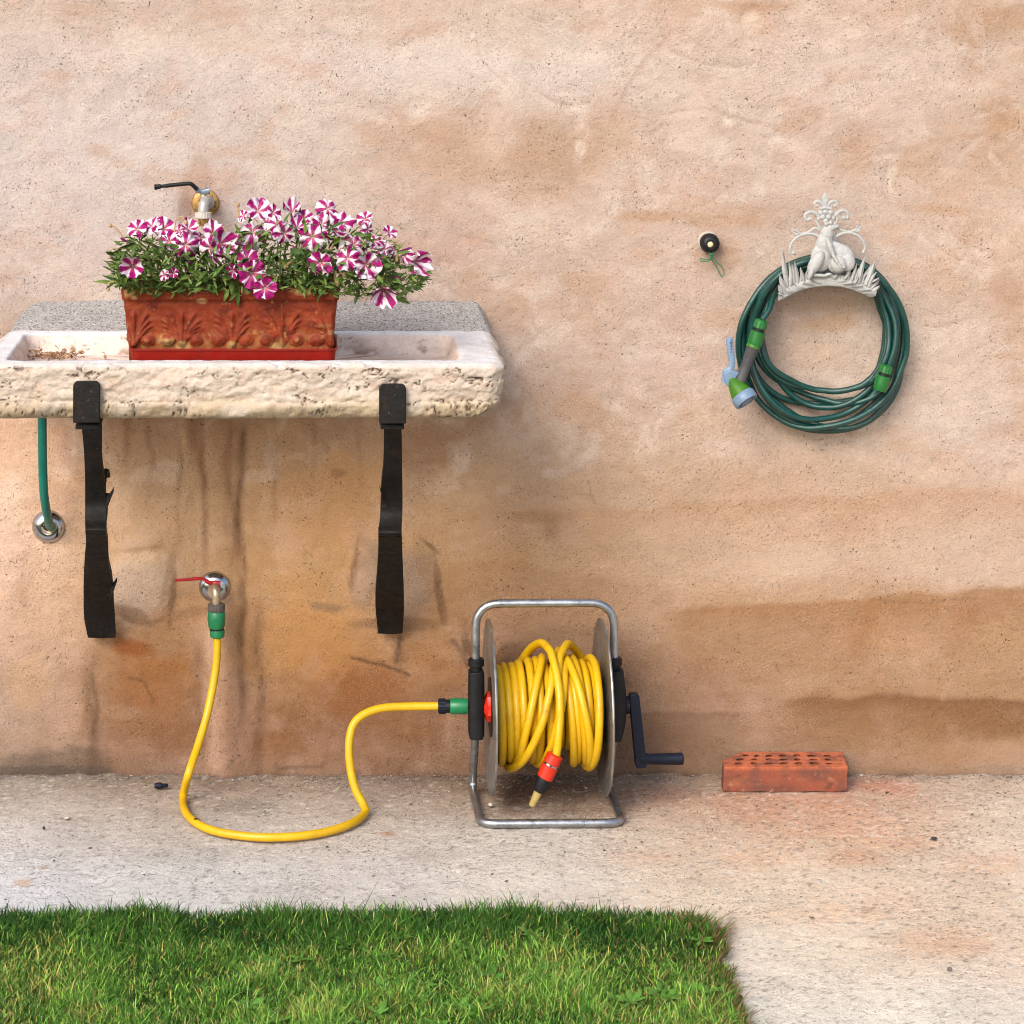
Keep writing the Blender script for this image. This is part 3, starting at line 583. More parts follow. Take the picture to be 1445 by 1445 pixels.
crack_w = lambda x, z, sd: np.abs(fbm(x / .045 + .7 * fbm(x / .022, z / .02, sd + 5, 3), z / .026 + .5 * fbm(x / .03, z / .02, sd + 6, 3), sd, 3))
cr = (1 - sstep(0, .06, crack_w(a, Pz + .5 * Py * 0, 31))) * sstep(-.3, .15, fbm(a / .1, Pz / .04, 33, 3)); cr2 = 1 - sstep(0, .03, np.abs(fbm(a / .022, Pz / .013, 35, 3))); cr2 *= sstep(.0, .4, fbm(a / .06, Pz / .03, 36, 3))
lowb = sstep(TZ0 + .065, TZ0 + .01, Pz)
isside = np.zeros(R_.shape[:2]); isside[:ns] = 1; isside[ns - 4:ns] = .6; isside[:6] = .7
isin = np.zeros(R_.shape[:2]); isin[ns + ntop + 1:] = .55
lump = .008 * fbm(a / .07, Pz / .03, 41, 4) + .0030 * fbm(a / .012, Pz / .008, 42, 3)
disp = isside * (lump + (.0035 * fbm(a / .018, Pz / .006, 43, 3)) * lowb - .0045 * cr - .003 * cr2 * (.4 + lowb)) + isin * (.004 * fbm(a / .05, Pz / .02, 44, 3) - .003 * cr)
sg = np.where(isin > 0, -1.0, 1.0)
Px += ln[None, :, 0] * disp * sg; Py += ln[None, :, 1] * disp * sg
topm = 1 - np.clip(isside + (isin > 0), 0, 1)
Pz += topm * (.0022 * fbm(Px / .09, Py / .05, 45, 3) + .0008 * fbm(Px / .015, Py / .015, 46, 3)) + np.where(np.arange(R_.shape[0])[:, None] < 6, .003 * (1 + fbm(Px / .04, Py / .04, 47, 3)), 0)
for s_, e_ in ((1, TX1),):                       # ends rounded off towards the underside
    near = sstep(.075, 0, np.abs(e_ - Px)); q_ = np.clip(1 - (Pz - TZ0) / .075, 0, 1); Px -= s_ * near * (isside > 0) * .020 * q_ ** 2; Pz += near * (isside > 0) * .010 * q_ ** 3
edge_chip = np.zeros_like(isside); edge_chip[ns - 4:ns + 1] = 1
Pz -= edge_chip * .004 * sstep(.25, .6, fbm(a / .035, a * 0, 48, 3))
c = np.broadcast_to(linA((240, 222, 204)), R_.shape).copy()
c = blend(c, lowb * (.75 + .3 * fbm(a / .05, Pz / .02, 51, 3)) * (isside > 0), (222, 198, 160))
c = blend(c, .45 * sstep(.0, .5, fbm(a / .05, Pz / .025, 52, 4)) * (isside > 0), (240, 226, 212))
c = blend(c, .40 * sstep(.1, .6, fbm(a / .03, Pz / .012, 53, 4)) * (isside > 0) , (216, 178, 150))
c = blend(c, np.clip(1.0 * cr * isside, 0, 1), (84, 54, 36)); c = blend(c, np.clip(.8 * cr2 * isside * (.35 + lowb), 0, 1), (84, 58, 38))
c = blend(c, topm, (250, 250, 252)); c = blend(c, topm * .35 * sstep(.1, .5, fbm(Px / .04, Py / .03, 54, 4)), (226, 214, 206))  # rim top painted bluish white: sky light put into the stone colour
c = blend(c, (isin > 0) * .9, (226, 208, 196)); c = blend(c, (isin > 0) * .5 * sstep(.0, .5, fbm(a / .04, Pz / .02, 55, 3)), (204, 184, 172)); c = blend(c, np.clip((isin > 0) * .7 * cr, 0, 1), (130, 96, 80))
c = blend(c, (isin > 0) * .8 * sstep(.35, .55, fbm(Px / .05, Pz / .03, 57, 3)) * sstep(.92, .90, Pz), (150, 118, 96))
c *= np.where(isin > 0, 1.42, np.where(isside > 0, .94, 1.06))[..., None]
c *= (1 + .08 * fbm(Px / .02, Py / .02 + Pz / .01, 56, 3))[..., None]
Vt = np.stack([Px, Py, Pz], -1).reshape(-1, 3); fc = grid_faces(n, R_.shape[0], True)
capb = np.array([Vt[:n].mean(0), Vt[-n:].mean(0)]); nb = len(Vt); Vt = np.concatenate([Vt, capb]); i = np.arange(n)
tri = np.concatenate([np.stack([np.full(n, nb), (i + 1) % n, i], 1), np.stack([np.full(n, nb + 1), nb - n + i, nb - n + (i + 1) % n], 1)])
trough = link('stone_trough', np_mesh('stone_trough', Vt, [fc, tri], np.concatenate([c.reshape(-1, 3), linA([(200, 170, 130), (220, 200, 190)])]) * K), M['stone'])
props(trough, 'long shallow pale stone trough with a cracked rough front on iron brackets', 'trough')

# cement ledge sloping from the wall down to the trough
nx, ny = 260, 40
S, T = np.meshgrid(np.linspace(0, 1, nx), np.linspace(0, 1, ny))
x0 = -.648 + .026 * T ** 1.5 + .012 * sstep(.7, 1, T); x1 = .344 - .021 * T
Xl = x0 + (x1 - x0) * S; Yl = -.122 + .124 * T; Zl = .9395 + .0435 * T + .0025 * fbm(Xl / .05, Yl / .03, 3, 3) + .0012 * fbm(Xl / .008, Yl / .008, 4, 2) - .02 * sstep(.97, 1, np.abs(S * 2 - 1)) * (1 - .3 * T)
top = np.stack([Xl, Yl, Zl], -1).reshape(-1, 3); ring = np.concatenate([np.arange(nx), np.arange(1, ny) * nx + nx - 1, (ny - 1) * nx + np.arange(nx - 2, -1, -1), np.arange(ny - 2, 0, -1) * nx])
bot = top[ring].copy(); bot[:, 2] = .855; nb = len(top); m = len(ring); i = np.arange(m); j = (i + 1) % m
skirt = np.stack([ring[i], nb + i, nb + j, ring[j]], 1)
ledge = link('cement_ledge', np_mesh('cement_ledge', np.concatenate([top, bot]), [grid_faces(nx, ny), skirt]), M['cement'])
props(ledge, 'rough speckled grey cement ledge sloping between the trough and the wall', 'ledge')

# dry leaf litter at the left end of the trough
lm = MB()
for k in range(90):
    p = Vector((-.545 + random.gauss(0, .035), -.215 + random.gauss(0, .022), .899 + abs(random.gauss(0, .006)))); a = random.uniform(0, 6.28); L = random.uniform(.006, .02); dv = Vector((math.cos(a), math.sin(a), random.uniform(-.15, .4)))
    p.x = max(p.x, -.59); p.y = min(p.y, -.175)
    lm.leafblade([p + dv * L * t + Vector((0, 0, .004 * math.sin(t * 3))) for t in (0, .35, .7, 1)], [.0008, random.uniform(.0012, .004), .002, .0003], Vector((random.uniform(-.5, .5), random.uniform(-.5, .5), 1)).normalized())
M['litter'] = mat('litter', col=lin((176, 128, 84), K), rough=.9, var=((60, .5), (200, .3)))
props(lm.build('leaf_litter', M['litter'], angle=80), 'dry brown leaf litter lying in the left end of the trough', kind='stuff')

# ------------------------------------------------------------------ iron brackets
def bracket(lug, arm, label, bumps):
    uL, uR, vt, vb = lug; yl = -.549
    pl, pr = P(uL, vb, yl).x, P(uR, vb, yl).x; zt, zb = P(uL, vt, yl).z, P(uL, vb, yl).z
    root = thing('iron_bracket', label, 'bracket', ((pl + pr) / 2, -.02, arm and P(0, arm[-1][0], arm[-1][3]).z), 'iron brackets holding up the trough')
    m = MB(); r = .010; poly = [(pl, yl, zb), (pr, yl, zb)]
    for a in np.linspace(0, math.pi / 2, 6): poly.append((pr - r + r * math.cos(a), yl, zt - r + r * math.sin(a)))
    for a in np.linspace(math.pi / 2, math.pi, 6): poly.append((pl + r + r * math.cos(a), yl, zt - r + r * math.sin(a)))
    m.prism(poly, (0, .009, 0)); m.build('end_clip', M['iron'], root, bevel=.0018)
    m = MB(); m.box(((pl + pr) / 2, (yl + .01) / 2 + .004, .821), (pr - pl - .006, -yl - .012, .009)); m.build('support_bar', M['iron'], root, bevel=.0015)
    # arm: a wide flat bar in S curves
    L = catmull([P(a[1], a[0], a[3]) for a in arm], 6); R = catmull([P(a[2], a[0], a[3]) for a in arm], 6); k = len(L); vs = []; fs = []
    for i in range(k):
        t = (L[min(i + 1, k - 1)] - L[max(i - 1, 0)]).normalized(); nrm = Vector((0, -t.z, t.y)); nrm = -nrm if nrm.y > 0 else nrm; nrm.normalize()
        nrm = Vector((0, nrm.y, nrm.z)) * .016; w = Vector((0, 0, 0))
        vs += [L[i] + w, (L[i] + R[i]) / 2 + nrm * .12, R[i] + w, R[i] + w - nrm, L[i] + w - nrm]
    for i in range(k - 1):
        for q in range(5): fs.append((i * 5 + q, i * 5 + (q + 1) % 5, i * 5 + 5 + (q + 1) % 5, i * 5 + 5 + q))
    fs += [(4, 3, 2, 1, 0), tuple((k - 1) * 5 + q for q in range(5))]
    m = MB(); m.add(vs, fs); m.build('arm', M['iron'], root, bevel=.0026)
    for (u0, v0, u1, v1, y, w) in bumps:                   # pointed leaf tips forged onto the sides
        a, b = P(u0, v0, y), P(u1, v1, y); m = MB(); d_ = (b - a); sdir = Vector((0, 0, 1))
        m.prism([a + sdir * w, a - sdir * w * 1.6, a + d_ * .55 - sdir * w * .7, b, b + sdir * w * .5, a + d_ * .5 + sdir * w * .35], (0, .010, 0)); m.build('leaf_tip', M['iron'], root, bevel=.001)
    s = 1 if bumps and bumps[0][2] > bumps[0][0] else 1     # inner scroll behind the bar and wall plate
    cx = (pl + pr) / 2; m = MB()
    m.tube([Vector((cx + .002, -.16 + (.075 - .009 * t) * math.cos(t), .60 + (.075 - .009 * t) * math.sin(t))) for t in np.linspace(.6, 6.6, 40)], [.007 - .0005 * (i / 8) for i in range(40)], 6, flat=.5); m.build('scroll', M['iron'], root)
    return root
bracket((103, 141, 538, 597), [(594,114,143,-.52),(620,117,143.5,-.47),(650,119,143.5,-.42),(680,120,147,-.36),(710,120,149.5,-.33),(735,120,150,-.345),(748,120.5,148,-.37),(756,121,150,-.345),(770,121,152,-.30),(795,119,153,-.24),(820,118,158,-.17),(850,118,160,-.10),(875,119,161.5,-.06),(900,124,163,-.032)],
        'black wrought iron bracket beside the green drain hose, with leaf tips', [(148, 708, 160, 695, -.33, .016), (155, 832, 165, 821, -.15, .016)])
bracket((535, 573, 542, 598), [(594,541,566,-.52),(620,542,567,-.46),(660,541,567.5,-.41),(690,538,568,-.36),(720,537,568,-.34),(740,535,567,-.355),(752,534,566.5,-.375),(760,534,567,-.35),(775,534,567.5,-.31),(800,533,568.5,-.24),(840,530,570,-.15),(860,530,570,-.09),(880,532,569,-.05),(894,533,568,-.032)],
        'black wrought iron bracket nearer the hose reel, plain straight sides', [(540, 700, 535.5, 688, -.36, .006)])

# ------------------------------------------------------------------ drain hose into its wall rose
root = thing('drain_hose', 'green drain hose hanging from the trough into a chrome wall rose', 'hose', P(69, 742))
m = MB(); m.tube(catmull([P(59, 540, -.13), P(59.5, 590, -.13), P(60, 640, -.128), P(61.5, 690, -.115), P(65, 718, -.09), P(69, 736, -.055), P(72, 744, -.02)], 8), .0092, 16); m.build('hose', M['drain_green'], root)
m = MB(); m.lathe(P(69, 742, .004), (0, -1, 0), [(0, .034), (.006, .0345), (.012, .032), (.019, .024), (.022, .016), (.021, .012), (.012, .011)], 32); m.build('wall_rose', M['chrome'], root)
m = MB(); m.tube([P(69, 742, -.017) + Vector((math.cos(a) * .0145, 0, math.sin(a) * .0135)) for a in np.linspace(3.4, 6.9, 18)], .0028, 8); m.build('sealing_ring', M['dull_brass'], root)

# ------------------------------------------------------------------ upper tap
root = thing('wall_tap', 'grey metal tap with a black lever above the flower box', 'tap', P(290, 286))
m = MB(); m.lathe(P(290, 286, .004), (0, -1, 0), [(0, .0285), (.006, .029), (.011, .027), (.014, .021), (.016, .012)], 32); m.build('wall_flange', M['brass'], root)
m = MB(); m.lathe(P(293, 284.5, -.01), (0, -1, 0), [(0, .011), (.012, .011), (.012, .0145), (.026, .0145), (.026, .0125), (.05, .0115)], 6 * 4); m.tube(catmull([P(292, 284, -.045), P(290.5, 283.5, -.066), P(288, 287, -.082), P(287, 294, -.086), P(286.5, 302, -.087)], 6), [.0105] * 25, 16); m.build('body', M['tap_grey'], root)
m = MB(); m.lathe(P(287.5, 273, -.05), (0, 0, -1), [(0, .007), (.006, .0075), (.012, .008), (.02, .008)], 16); m.build('stem', M['dull_brass'], root)
m = MB(); m.lathe(P(287, 299, -.087), (0, 0, -1), [(0, .010), (.001, .0165), (.012, .0172), (.013, .015)], ribs=18, rib=.07); m.build('collar', M['white_nut'], root)
m = MB(); m.lathe(P(287, 308, -.087), (0, 0, -1), [(0, .0115), (.009, .011), (.016, .009)], 16); m.build('outlet', M['brass'], root)
lev = MB(); lev.tube(catmull([P(296, 269, -.058), P(284, 270.5, -.058), P(277, 266.5, -.06)], 4), [.0068, .0065, .006, .0055, .005, .005, .005, .0055, .0055], 8, flat=.6); lo = lev.build('lever', M['blue_steel'], root)
m = MB(); m.tube(catmull([P(278, 267, -.06), P(271, 260.5, -.063), P(266, 259, -.064), P(250, 260.5, -.065), P(232, 262.5, -.066), P(226, 263, -.066), P(220, 264, -.066), P(218, 264.2, -.066)], 4), [.0045] * 4 + [.0042] * 4 + [.0042] * 8 + [.0036] * 4 + [.0052] * 4 + [.006] * 5, 10); m.build('lever_grip', M['black_plastic'], lo)

# ------------------------------------------------------------------ lower tap
root = thing('wall_tap', 'brass tap with a red lever on a chrome rose feeding the yellow hose', 'tap', P(303, 827))
m = MB(); m.lathe(P(303, 827, .004), (0, -1, 0), [(0, .0320), (.006, .0325), (.012, .029), (.018, .020), (.020, .012)], 32); m.build('wall_flange', M['chrome'], root)
m = MB(); m.lathe(P(303, 828, -.014), (0, -1, 0), [(0, .010), (.03, .010), (.03, .013), (.042, .013), (.042, .010)], 24); m.tube(catmull([P(303, 828, -.05), P(303.5, 829, -.068), P(304.5, 836, -.078), P(305, 846, -.08), P(305, 856, -.08)], 6), [.0085] * 25, 14); m.build('body', M['dull_brass'], root)
m = MB(); m.tube(catmull([P(246.5, 818.8, -.075), P(262, 818, -.073), P(280, 816.5, -.07), P(287, 817, -.068), P(294, 821.5, -.066), P(301, 823, -.064), P(311, 824.5, -.064)], 5), [.0030] * 6 + [.0034] * 12 + [.0046] * 8 + [.0066] * 5, 8, flat=.6); m.build('lever', M['lever_red'], root)
m = MB(); m.lathe(P(303, 829, -.06), (0, 0, -1), [(-.006, .006), (.008, .006)], 12); m.build('stem', M['dull_brass'], root)

# ------------------------------------------------------------------ yellow feed hose from the tap to the reel
HR = .0081
root = thing('feed_hose', 'yellow hose looping from the red-lever tap along the ground to the reel', 'hose', G(400, 1180))
ty = -.08
rx = -.2
path = [P(306, 893, ty), P(306.5, 915, ty - .002), P(303.5, 950, ty - .008), P(293, 1005, ty - .03), P(279, 1053, ty - .07), P(266, 1092, ty - .115)]
for (a, b) in [(258.5, 1124), (262, 1146), (280, 1163.5), (312, 1175), (366, 1181.5), (420, 1180), (464, 1173), (499, 1160.5), (515, 1146)]: path.append(G(a, b, HR + .002))
path += [P(511.5, 1133, -.262), P(502, 1115, -.255), P(494.5, 1085, -.245), P(492.5, 1050, -.235), P(498, 1024, -.225), P(512, 1009, -.215), P(538, 999.5, -.207), P(575, 997, -.2), P(625, 996.5, -.2)]
m = MB(); m.tube(catmull(path, 9), HR, 16); hose_o = m.build('hose', M['yellow_hose'], root)
g1, g2 = G(276, 1160.5, HR + .002), G(278.5, 1162, HR + .002)
m = MB(); m.tube([g1, g2], HR + .0005, 16); m.build('tape_mark', M['black_plastic'], hose_o)
cx, cy, cz = P(305.5, 853, ty)
co = MB(); co.lathe(P(305.5, 852, ty), (0, 0, -1), [(0, .0165), (.001, .0178), (.013, .0178), (.015, .0165)], ribs=20, rib=.06); con = co.build('tap_connector', M['brown_nut'], root, label='brown ribbed nut over a green click connector')
m = MB(); m.lathe(P(305.5, 862.5, ty), (0, 0, -1), [(0, .0165), (.002, .0178), (.016, .0185), (.03, .0172), (.034, .0150)], 28); m.build('connector_body', M['coupling_green'], con)
m = MB(); m.lathe(P(306, 885, ty), (0, 0, -1), [(0, .0145), (.006, .0145)], 24); m.build('gasket', M['black_plastic'], con)
m = MB(); m.lathe(P(306.5, 888.5, ty), (0, 0, -1), [(0, .0150), (.002, .0156), (.014, .0146), (.016, .012)], ribs=14, rib=.05); m.build('lock_ring', M['coupling_green'], con)
p0 = P(618, 996.5, -.2); cc_ = MB(); cc_.lathe(p0, (1, 0, 0), [(0, .011), (.002, .0148), (.012, .0152), (.015, .0152)], ribs=18, rib=.06); con = cc_.build('reel_connector', M['navy_plastic'], root)
m = MB(); m.lathe(p0 + Vector((.014, 0, 0)), (1, 0, 0), [(0, .013), (.010, .013)], 24); m.build('gasket', M['black_plastic'], con)
m = MB(); m.lathe(p0 + Vector((.024, 0, 0)), (1, 0, 0), [(0, .0145), (.002, .0158), (.028, .0158), (.034, .0145)], 28); m.build('connector_body', M['coupling_green'], con)

# ------------------------------------------------------------------ hose reel
AX = P(690, 997, -.2); az_ = AX.z; ay = -.2
XL, XR = P(671, 900, ay).x, P(867, 900, ay).x
root = thing('hose_reel', 'galvanised hose reel on a tube frame with a crank on its right', 'hose reel', ((XL + XR) / 2, -.2, 0))
TR = .0083; ztop = P(700, 851, ay).z
fr = MB()
side_l = [Vector((XL, ay, ztop)), Vector((XL, ay, az_ - .03)), Vector((XL, -.10, .030)), Vector((XL, -.092, TR)), Vector((XL, -.325, TR + .001))]
side_r = [Vector((XR, p.y, p.z)) for p in side_l]
loop = side_l[1:] + side_r[:0:-1]
full = [side_l[1], side_l[0], side_r[0], side_r[1], side_r[2], side_r[4] + Vector((.0, 0, 0)), side_l[4], side_l[2]]
def roundpath(pts, rads):
    out = []; m_ = len(pts)
    for i in range(m_):
        p = pts[i]; a = pts[i - 1] - p; b = pts[(i + 1) % m_] - p; r = rads[i]
        p0_, p2_ = p + a.normalized() * min(r, a.length * .48), p + b.normalized() * min(r, b.length * .48)
        for k in range(9): t = k / 8; out.append((1 - t) ** 2 * p0_ + 2 * t * (1 - t) * p + t * t * p2_)
    return out
pts = [Vector((XL, ay, az_)), Vector((XL, ay, ztop)), Vector((XR, ay, ztop)), Vector((XR, ay, az_)), Vector((XR, ay, az_ - .05)), Vector((XR, -.105, TR)), Vector((XR, -.3265, TR)), Vector((XL, -.3265, TR)), Vector((XL, -.105, TR)), Vector((XL, ay, az_ - .05))]
fr.tube(roundpath(pts, [.001, .05, .05, .001, .03, .05, .035, .035, .05, .03]), TR, 16, closed=True)
fr.build('frame', M['zinc'], root)
def post(x, sgn):
    m = MB(); prof = [(.074, .0145), (.070, .0158), (.05, .0162), (.02, .0165), (-.02, .0165), (-.052, .0158), (-.060, .0135)]
    if sgn > 0: prof = [(.075, .013), (.062, .0150), (.040, .018), (.0, .020), (-.03, .0175), (-.05, .013), (-.066, .007)]
    vs = []; fs = []; k = 16
    for (dz, w) in prof:
        for q in range(k):
            a = 2 * math.pi * q / k; ca, sa = math.cos(a), math.sin(a)
            vs.append(Vector((x + w * math.copysign(abs(ca) ** .5, ca) + (sgn * .004 if sgn > 0 else 0), ay - .002 + .021 * math.copysign(abs(sa) ** .5, sa), az_ + dz)))
    for i in range(len(prof) - 1):
        for q in range(k): fs.append((i * k + q, i * k + (q + 1) % k, i * k + k + (q + 1) % k, i * k + k + q))
    fs += [tuple(range(k)), tuple((len(prof) - 1) * k + q for q in range(k - 1, -1, -1))]
    m.add(vs, fs); o = m.build('bearing_post', M['black_plastic'], root, bevel=.001)
    c_ = MB(); c_.lathe((x, ay, az_ + .098), (0, 0, -1), [(0, .0125), (.003, .0158), (.015, .0158), (.017, .0120), (.026, .0120)], 8 * 3); c_.build('collar', M['black_plastic'], o)
post(XL + .001, -1); post(XR, 1)
XD0, XD1 = P(691, 997, ay).x, P(851, 997, ay).x
def disc(x, sgn, label):
    m = MB(); s = -sgn
    prof = [(s * .010, .012), (s * .010, .045), (s * .004, .060), (0, .100), (s * .001, .160), (s * .0022, .1670), (s * .0022, .1706), (0, .1715), (s * -.0022, .1700), (s * -.0022, .160), (s * -.0025, .100), (s * .002, .060), (s * .007, .045), (s * .007, .012)]
    m.lathe((x, ay, az_), (1, 0, 0), prof, 72); return m.build('disc', M['disc_zinc'], root, angle=30, label=label)
d0 = disc(XD0, -1, 'disc on the tap side with a red hub'); d1 = disc(XD1, 1, 'disc on the crank side')
m = MB(); m.lathe((XD0 - .030, ay, az_), (1, 0, 0), [(0, .011), (.004, .012), (.020, .021), (.024, .030), (.030, .031)], ribs=10, rib=.10); m.build('hub', M['red_part'], d0)
m = MB(); m.lathe((XD0, ay, az_), (1, 0, 0), [(0, .058), (XD1 - XD0, .058)], 32); m.build('drum', M['black_plastic'], root)
m = MB(); m.lathe((XD1, ay, az_), (1, 0, 0), [(0, .03), (.006, .028), (.008, .016), (XR - XD1 + .03, .015)], 24); m.build('axle', M['black_plastic'], root)
# crank
xk = P(897, 992, ay).x; cr_ = MB()
ka, kb = P(895, 986, ay - .005), P(904, 1075, ay - .008)
dv = (kb - ka).normalized(); sd = Vector((1, 0, 0)) - dv * dv.x; sd.normalize()
sq = lambda x: math.copysign(abs(x) ** .45, x); poly = []
for a in np.linspace(0, math.pi, 12): poly.append(ka + (sd * sq(math.cos(a)) - dv * sq(math.sin(a))) * .0100)
for a in np.linspace(math.pi, 2 * math.pi, 12): poly.append(kb + (sd * sq(math.cos(a)) - dv * sq(math.sin(a))) * .0110)
cr_.prism([p + Vector((0, -.011, 0)) for p in poly], (0, .022, 0)); ck = cr_.build('crank', M['navy_plastic'], root, bevel=.0015)
m = MB(); m.lathe(P(880, 992, ay), (1, 0, 0), [(0, .012), (.01, .013), (.018, .011)], 20); m.build('crank_hub', M['navy_plastic'], ck)
m = MB(); m.lathe(P(903, 1072, ay - .008), (1, 0, 0), [(0, .0125), (.012, .0125), (.016, .0105), (.07, .0118), (.085, .0118), (.087, .010)], 20); m.build('crank_handle', M['navy_plastic'], ck)

# hose wound on the reel
root = thing('wound_hose', 'yellow hose wound in loose coils on the reel, red coupling hanging', 'hose', ((XL + XR) / 2, -.2, .04))
def ux(u_): return (min(u_, 838 + (u_ - 838) * .6) - U0) * (D + ay - .09) / F
m = MB(); pts = []
nl = 12
for i in range(nl * 24 + 1):                               # first layer, tight on the drum
    t = i / 24; a = 2 * math.pi * t; x = XD0 + .012 + (XD1 - XD0 - .024) * t / nl
    r = .072 + .002 * math.sin(3 * t); pts.append(Vector((x, ay - r * math.sin(a), az_ - .004 + r * math.cos(a))))
m.tube(pts, HR, 10)
# second layer: each turn given by its place on top, at front and at the bottom
turns = [(706, 708, 711, .083, .102), (715, 719, 725, .085, .098), (727, 729, 733, .086, .094), (737, 739, 742, .090, .092), (750, 752, 755, .094, .096), (762, 762, 763, .095, .100), (772, 776, 777, .092, .104), (788, 786, 786, .096, .100), (799, 806, 815, .097, .103), (806, 814, 820, .098, .096), (815, 823, 833, .099, .105), (828, 832, 836, .090, .094), (841, 847, 840, .088, .100)]
pts = []
for k, (ut, uf, ub, rt, rb) in enumerate(turns):
    nxt = turns[min(k + 1, len(turns) - 1)]
    for i in range(28):
        a = 2 * math.pi * i / 28; ca = math.cos(a)
        if a <= math.pi: q = a / math.pi; uu = (1 - q) * (1 - 2 * q) * ut + 4 * q * (1 - q) * uf + q * (2 * q - 1) * ub; r = rt + (rb - rt) * (1 - ca) / 2
        else: q = (a - math.pi) / math.pi; s_ = q * q * (3 - 2 * q); uu = ub + (nxt[0] - ub) * s_; r = rb + (nxt[3] - rb) * s_
        r += .0012 * math.sin(k * 5.1 + a * 2)
        pts.append(Vector((ux(uu), ay - r * math.sin(a) * .96, az_ - .006 + r * ca)))
m.tube(pts, HR, 12)
# loose turns lying over the rest
def over(turn, a0, a1, rr, nn=30):
    o_ = []
    for i in range(nn + 1):
        q = i / nn; a = a0 + (a1 - a0) * q; r = np.interp(q, np.linspace(0, 1, len(rr)), rr); uu = np.interp(q, np.linspace(0, 1, len(turn)), turn)
        o_.append(Vector((ux(uu), ay - r * math.sin(a), az_ - .006 + r * math.cos(a))))
    return o_
pi = math.pi
m.tube(catmull(over([812, 800, 786, 776, 762, 742, 722, 716], -.9, pi * 1.05, [.098, .112, .118, .119, .119, .118, .117, .112, .100], 18), 3), HR, 12)
tail = over([742, 756, 770, 779, 784, 787, 786], -.75, pi * .46, [.098, .118, .133, .136, .128, .124, .124], 16)
tail += [P(786, 1040, ay - .130), P(783.5, 1062, ay - .131), P(778, 1078, ay - .131)]
m.tube(catmull(tail, 4), HR, 12)
m.tube(catmull(over([846, 826, 808, 792, 786], -1.0, pi * .25, [.098, .115, .128, .122, .108], 12), 3), HR, 12)
m.tube(catmull(over([794, 804, 818, 830, 834, 836], -.5, pi * 1.08, [.098, .110, .112, .111, .110, .098], 16), 3), HR, 12)
m.tube(catmull(over([774, 768, 752, 738, 730, 724], -.5, pi * 1.06, [.096, .108, .107, .106, .105, .094], 16), 3), HR, 12)
m.tube(catmull(over([802, 800, 792, 778, 764, 756], -.4, pi * 1.08, [.098, .108, .110, .108, .106, .096], 16), 3), HR, 12)
m.tube(catmull(over([840, 847, 847, 843, 834, 826], -.3, pi * 1.1, [.098, .108, .113, .116, .112, .100], 16), 3), HR, 12)
ho = m.build('coils', M['yellow_hose'], root)
root.rotation_euler.z = math.radians(1.2); bpy.data.objects['hose_reel'].rotation_euler.z = math.radians(1.2)
c0 = P(782, 1064, ay - .130); c1 = P(748, 1138, ay - .132); ax = (c1 - c0).normalized(); Lc = (c1 - c0).length
m = MB(); m.lathe(c0, ax, [(0, .011), (.003, .0162), (.019, .0168), (.021, .0150), (.024, .0150), (.026, .0170), (.050, .0160), (.052, .014)], 26); cp = m.build('coupling', M['red_part'], root)
m = MB(); m.lathe(c0 + ax * .0205, ax, [(0, .0153), (.004, .0153)], 26); m.build('ring', M['chrome'], cp)
m = MB(); m.lathe(c0 + ax * .050, ax, [(0, .0145), (.004, .0150), (.026, .0120), (.030, .010)], 22); m.build('spray_collar', M['black_plastic'], cp)
m = MB(); m.lathe(c0 + ax * .078, ax, [(0, .0085), (.018, .0075), (Lc - .080, .0066), (Lc - .078, .004)], 18); m.build('nozzle_tip', M['clear_tip'], cp)
# ------------------------------------------------------------------ flower box and its tray
FY, BY = -.455, -.285
bx0, bx1 = P(172.5, 405, FY).x, P(478, 405, FY).x; zt, zb = P(0, 406, FY).z, .905
root = thing('flower_box', 'weathered terracotta flower box with leaf relief standing in its red tray', 'flower box', ((bx0 + bx1) / 2, (FY + BY) / 2, zb))
H = 72; zs = np.linspace(zb, zt, H)
base, nrm = rr_loop(bx0, bx1, FY, BY, .012, .0026); n = len(base)
t = (zs - zb) / (zt - zb)
ins = .016 * (1 - t) - .004 * sstep(.84, .87, t) + .004 * sstep(.97, 1, t)
Xb = base[None, :, 0] - nrm[None, :, 0] * ins[:, None] - (base[None, :, 0] - (bx0 + bx1) / 2) * 0; Yb = base[None, :, 1] - nrm[None, :, 1] * ins[:, None]; Zb = np.repeat(zs[:, None], n, 1)
uu = U0 + Xb * F / (D + FY); vv = V0 + (HZ - Zb) * F / (D + FY)
front = (nrm[None, :, 1] < -.9) * 1.0 + 0 * uu
h = 0 * uu; dirt = 0 * uu
for uc in (188, 256, 327, 398, 467):
    h = np.maximum(h, 1.0 * np.exp(-((uu - uc) / 3.0) ** 2) * sstep(438, 446, vv) * sstep(496, 486, vv) + 0)
    for s in (-1, 1):
        for (a0, r, w, vtop, am) in [(0, 19, 2.6, 440, .8), (0, 23, 2.4, 450, .9), (0, 21, 2.2, 459, .8), (0, 16, 2.2, 467, .8), (0, 11, 2.6, 473, .9)]:
            # a leaf curling out from the foot of the stem
            q = np.clip((490 - vv) / (490 - vtop), 0, 1); xc = uc + s * (3 + r * q ** 1.9 * (1 + .12 * math.sin(uc + r)))
            h = np.maximum(h, am * np.exp(-((uu - xc) / (w * (.55 + .8 * q))) ** 2) * sstep(0, .12, q) * (1 - sstep(.90, 1.0, q)))
for uc in (208, 236, 276, 308, 347, 377, 418, 447):
    e = ((uu - uc) / 10.5) ** 2 + ((vv - 481) / 8.5) ** 2; h = np.maximum(h, 1.15 * np.sqrt(np.clip(1 - e, 0, 1)))
    h -= .35 * np.exp(-((np.sqrt(e) - .62) / .12) ** 2) * (e < 1)
wear = .75 + .5 * fbm(uu / 22., vv / 22., 61, 3)
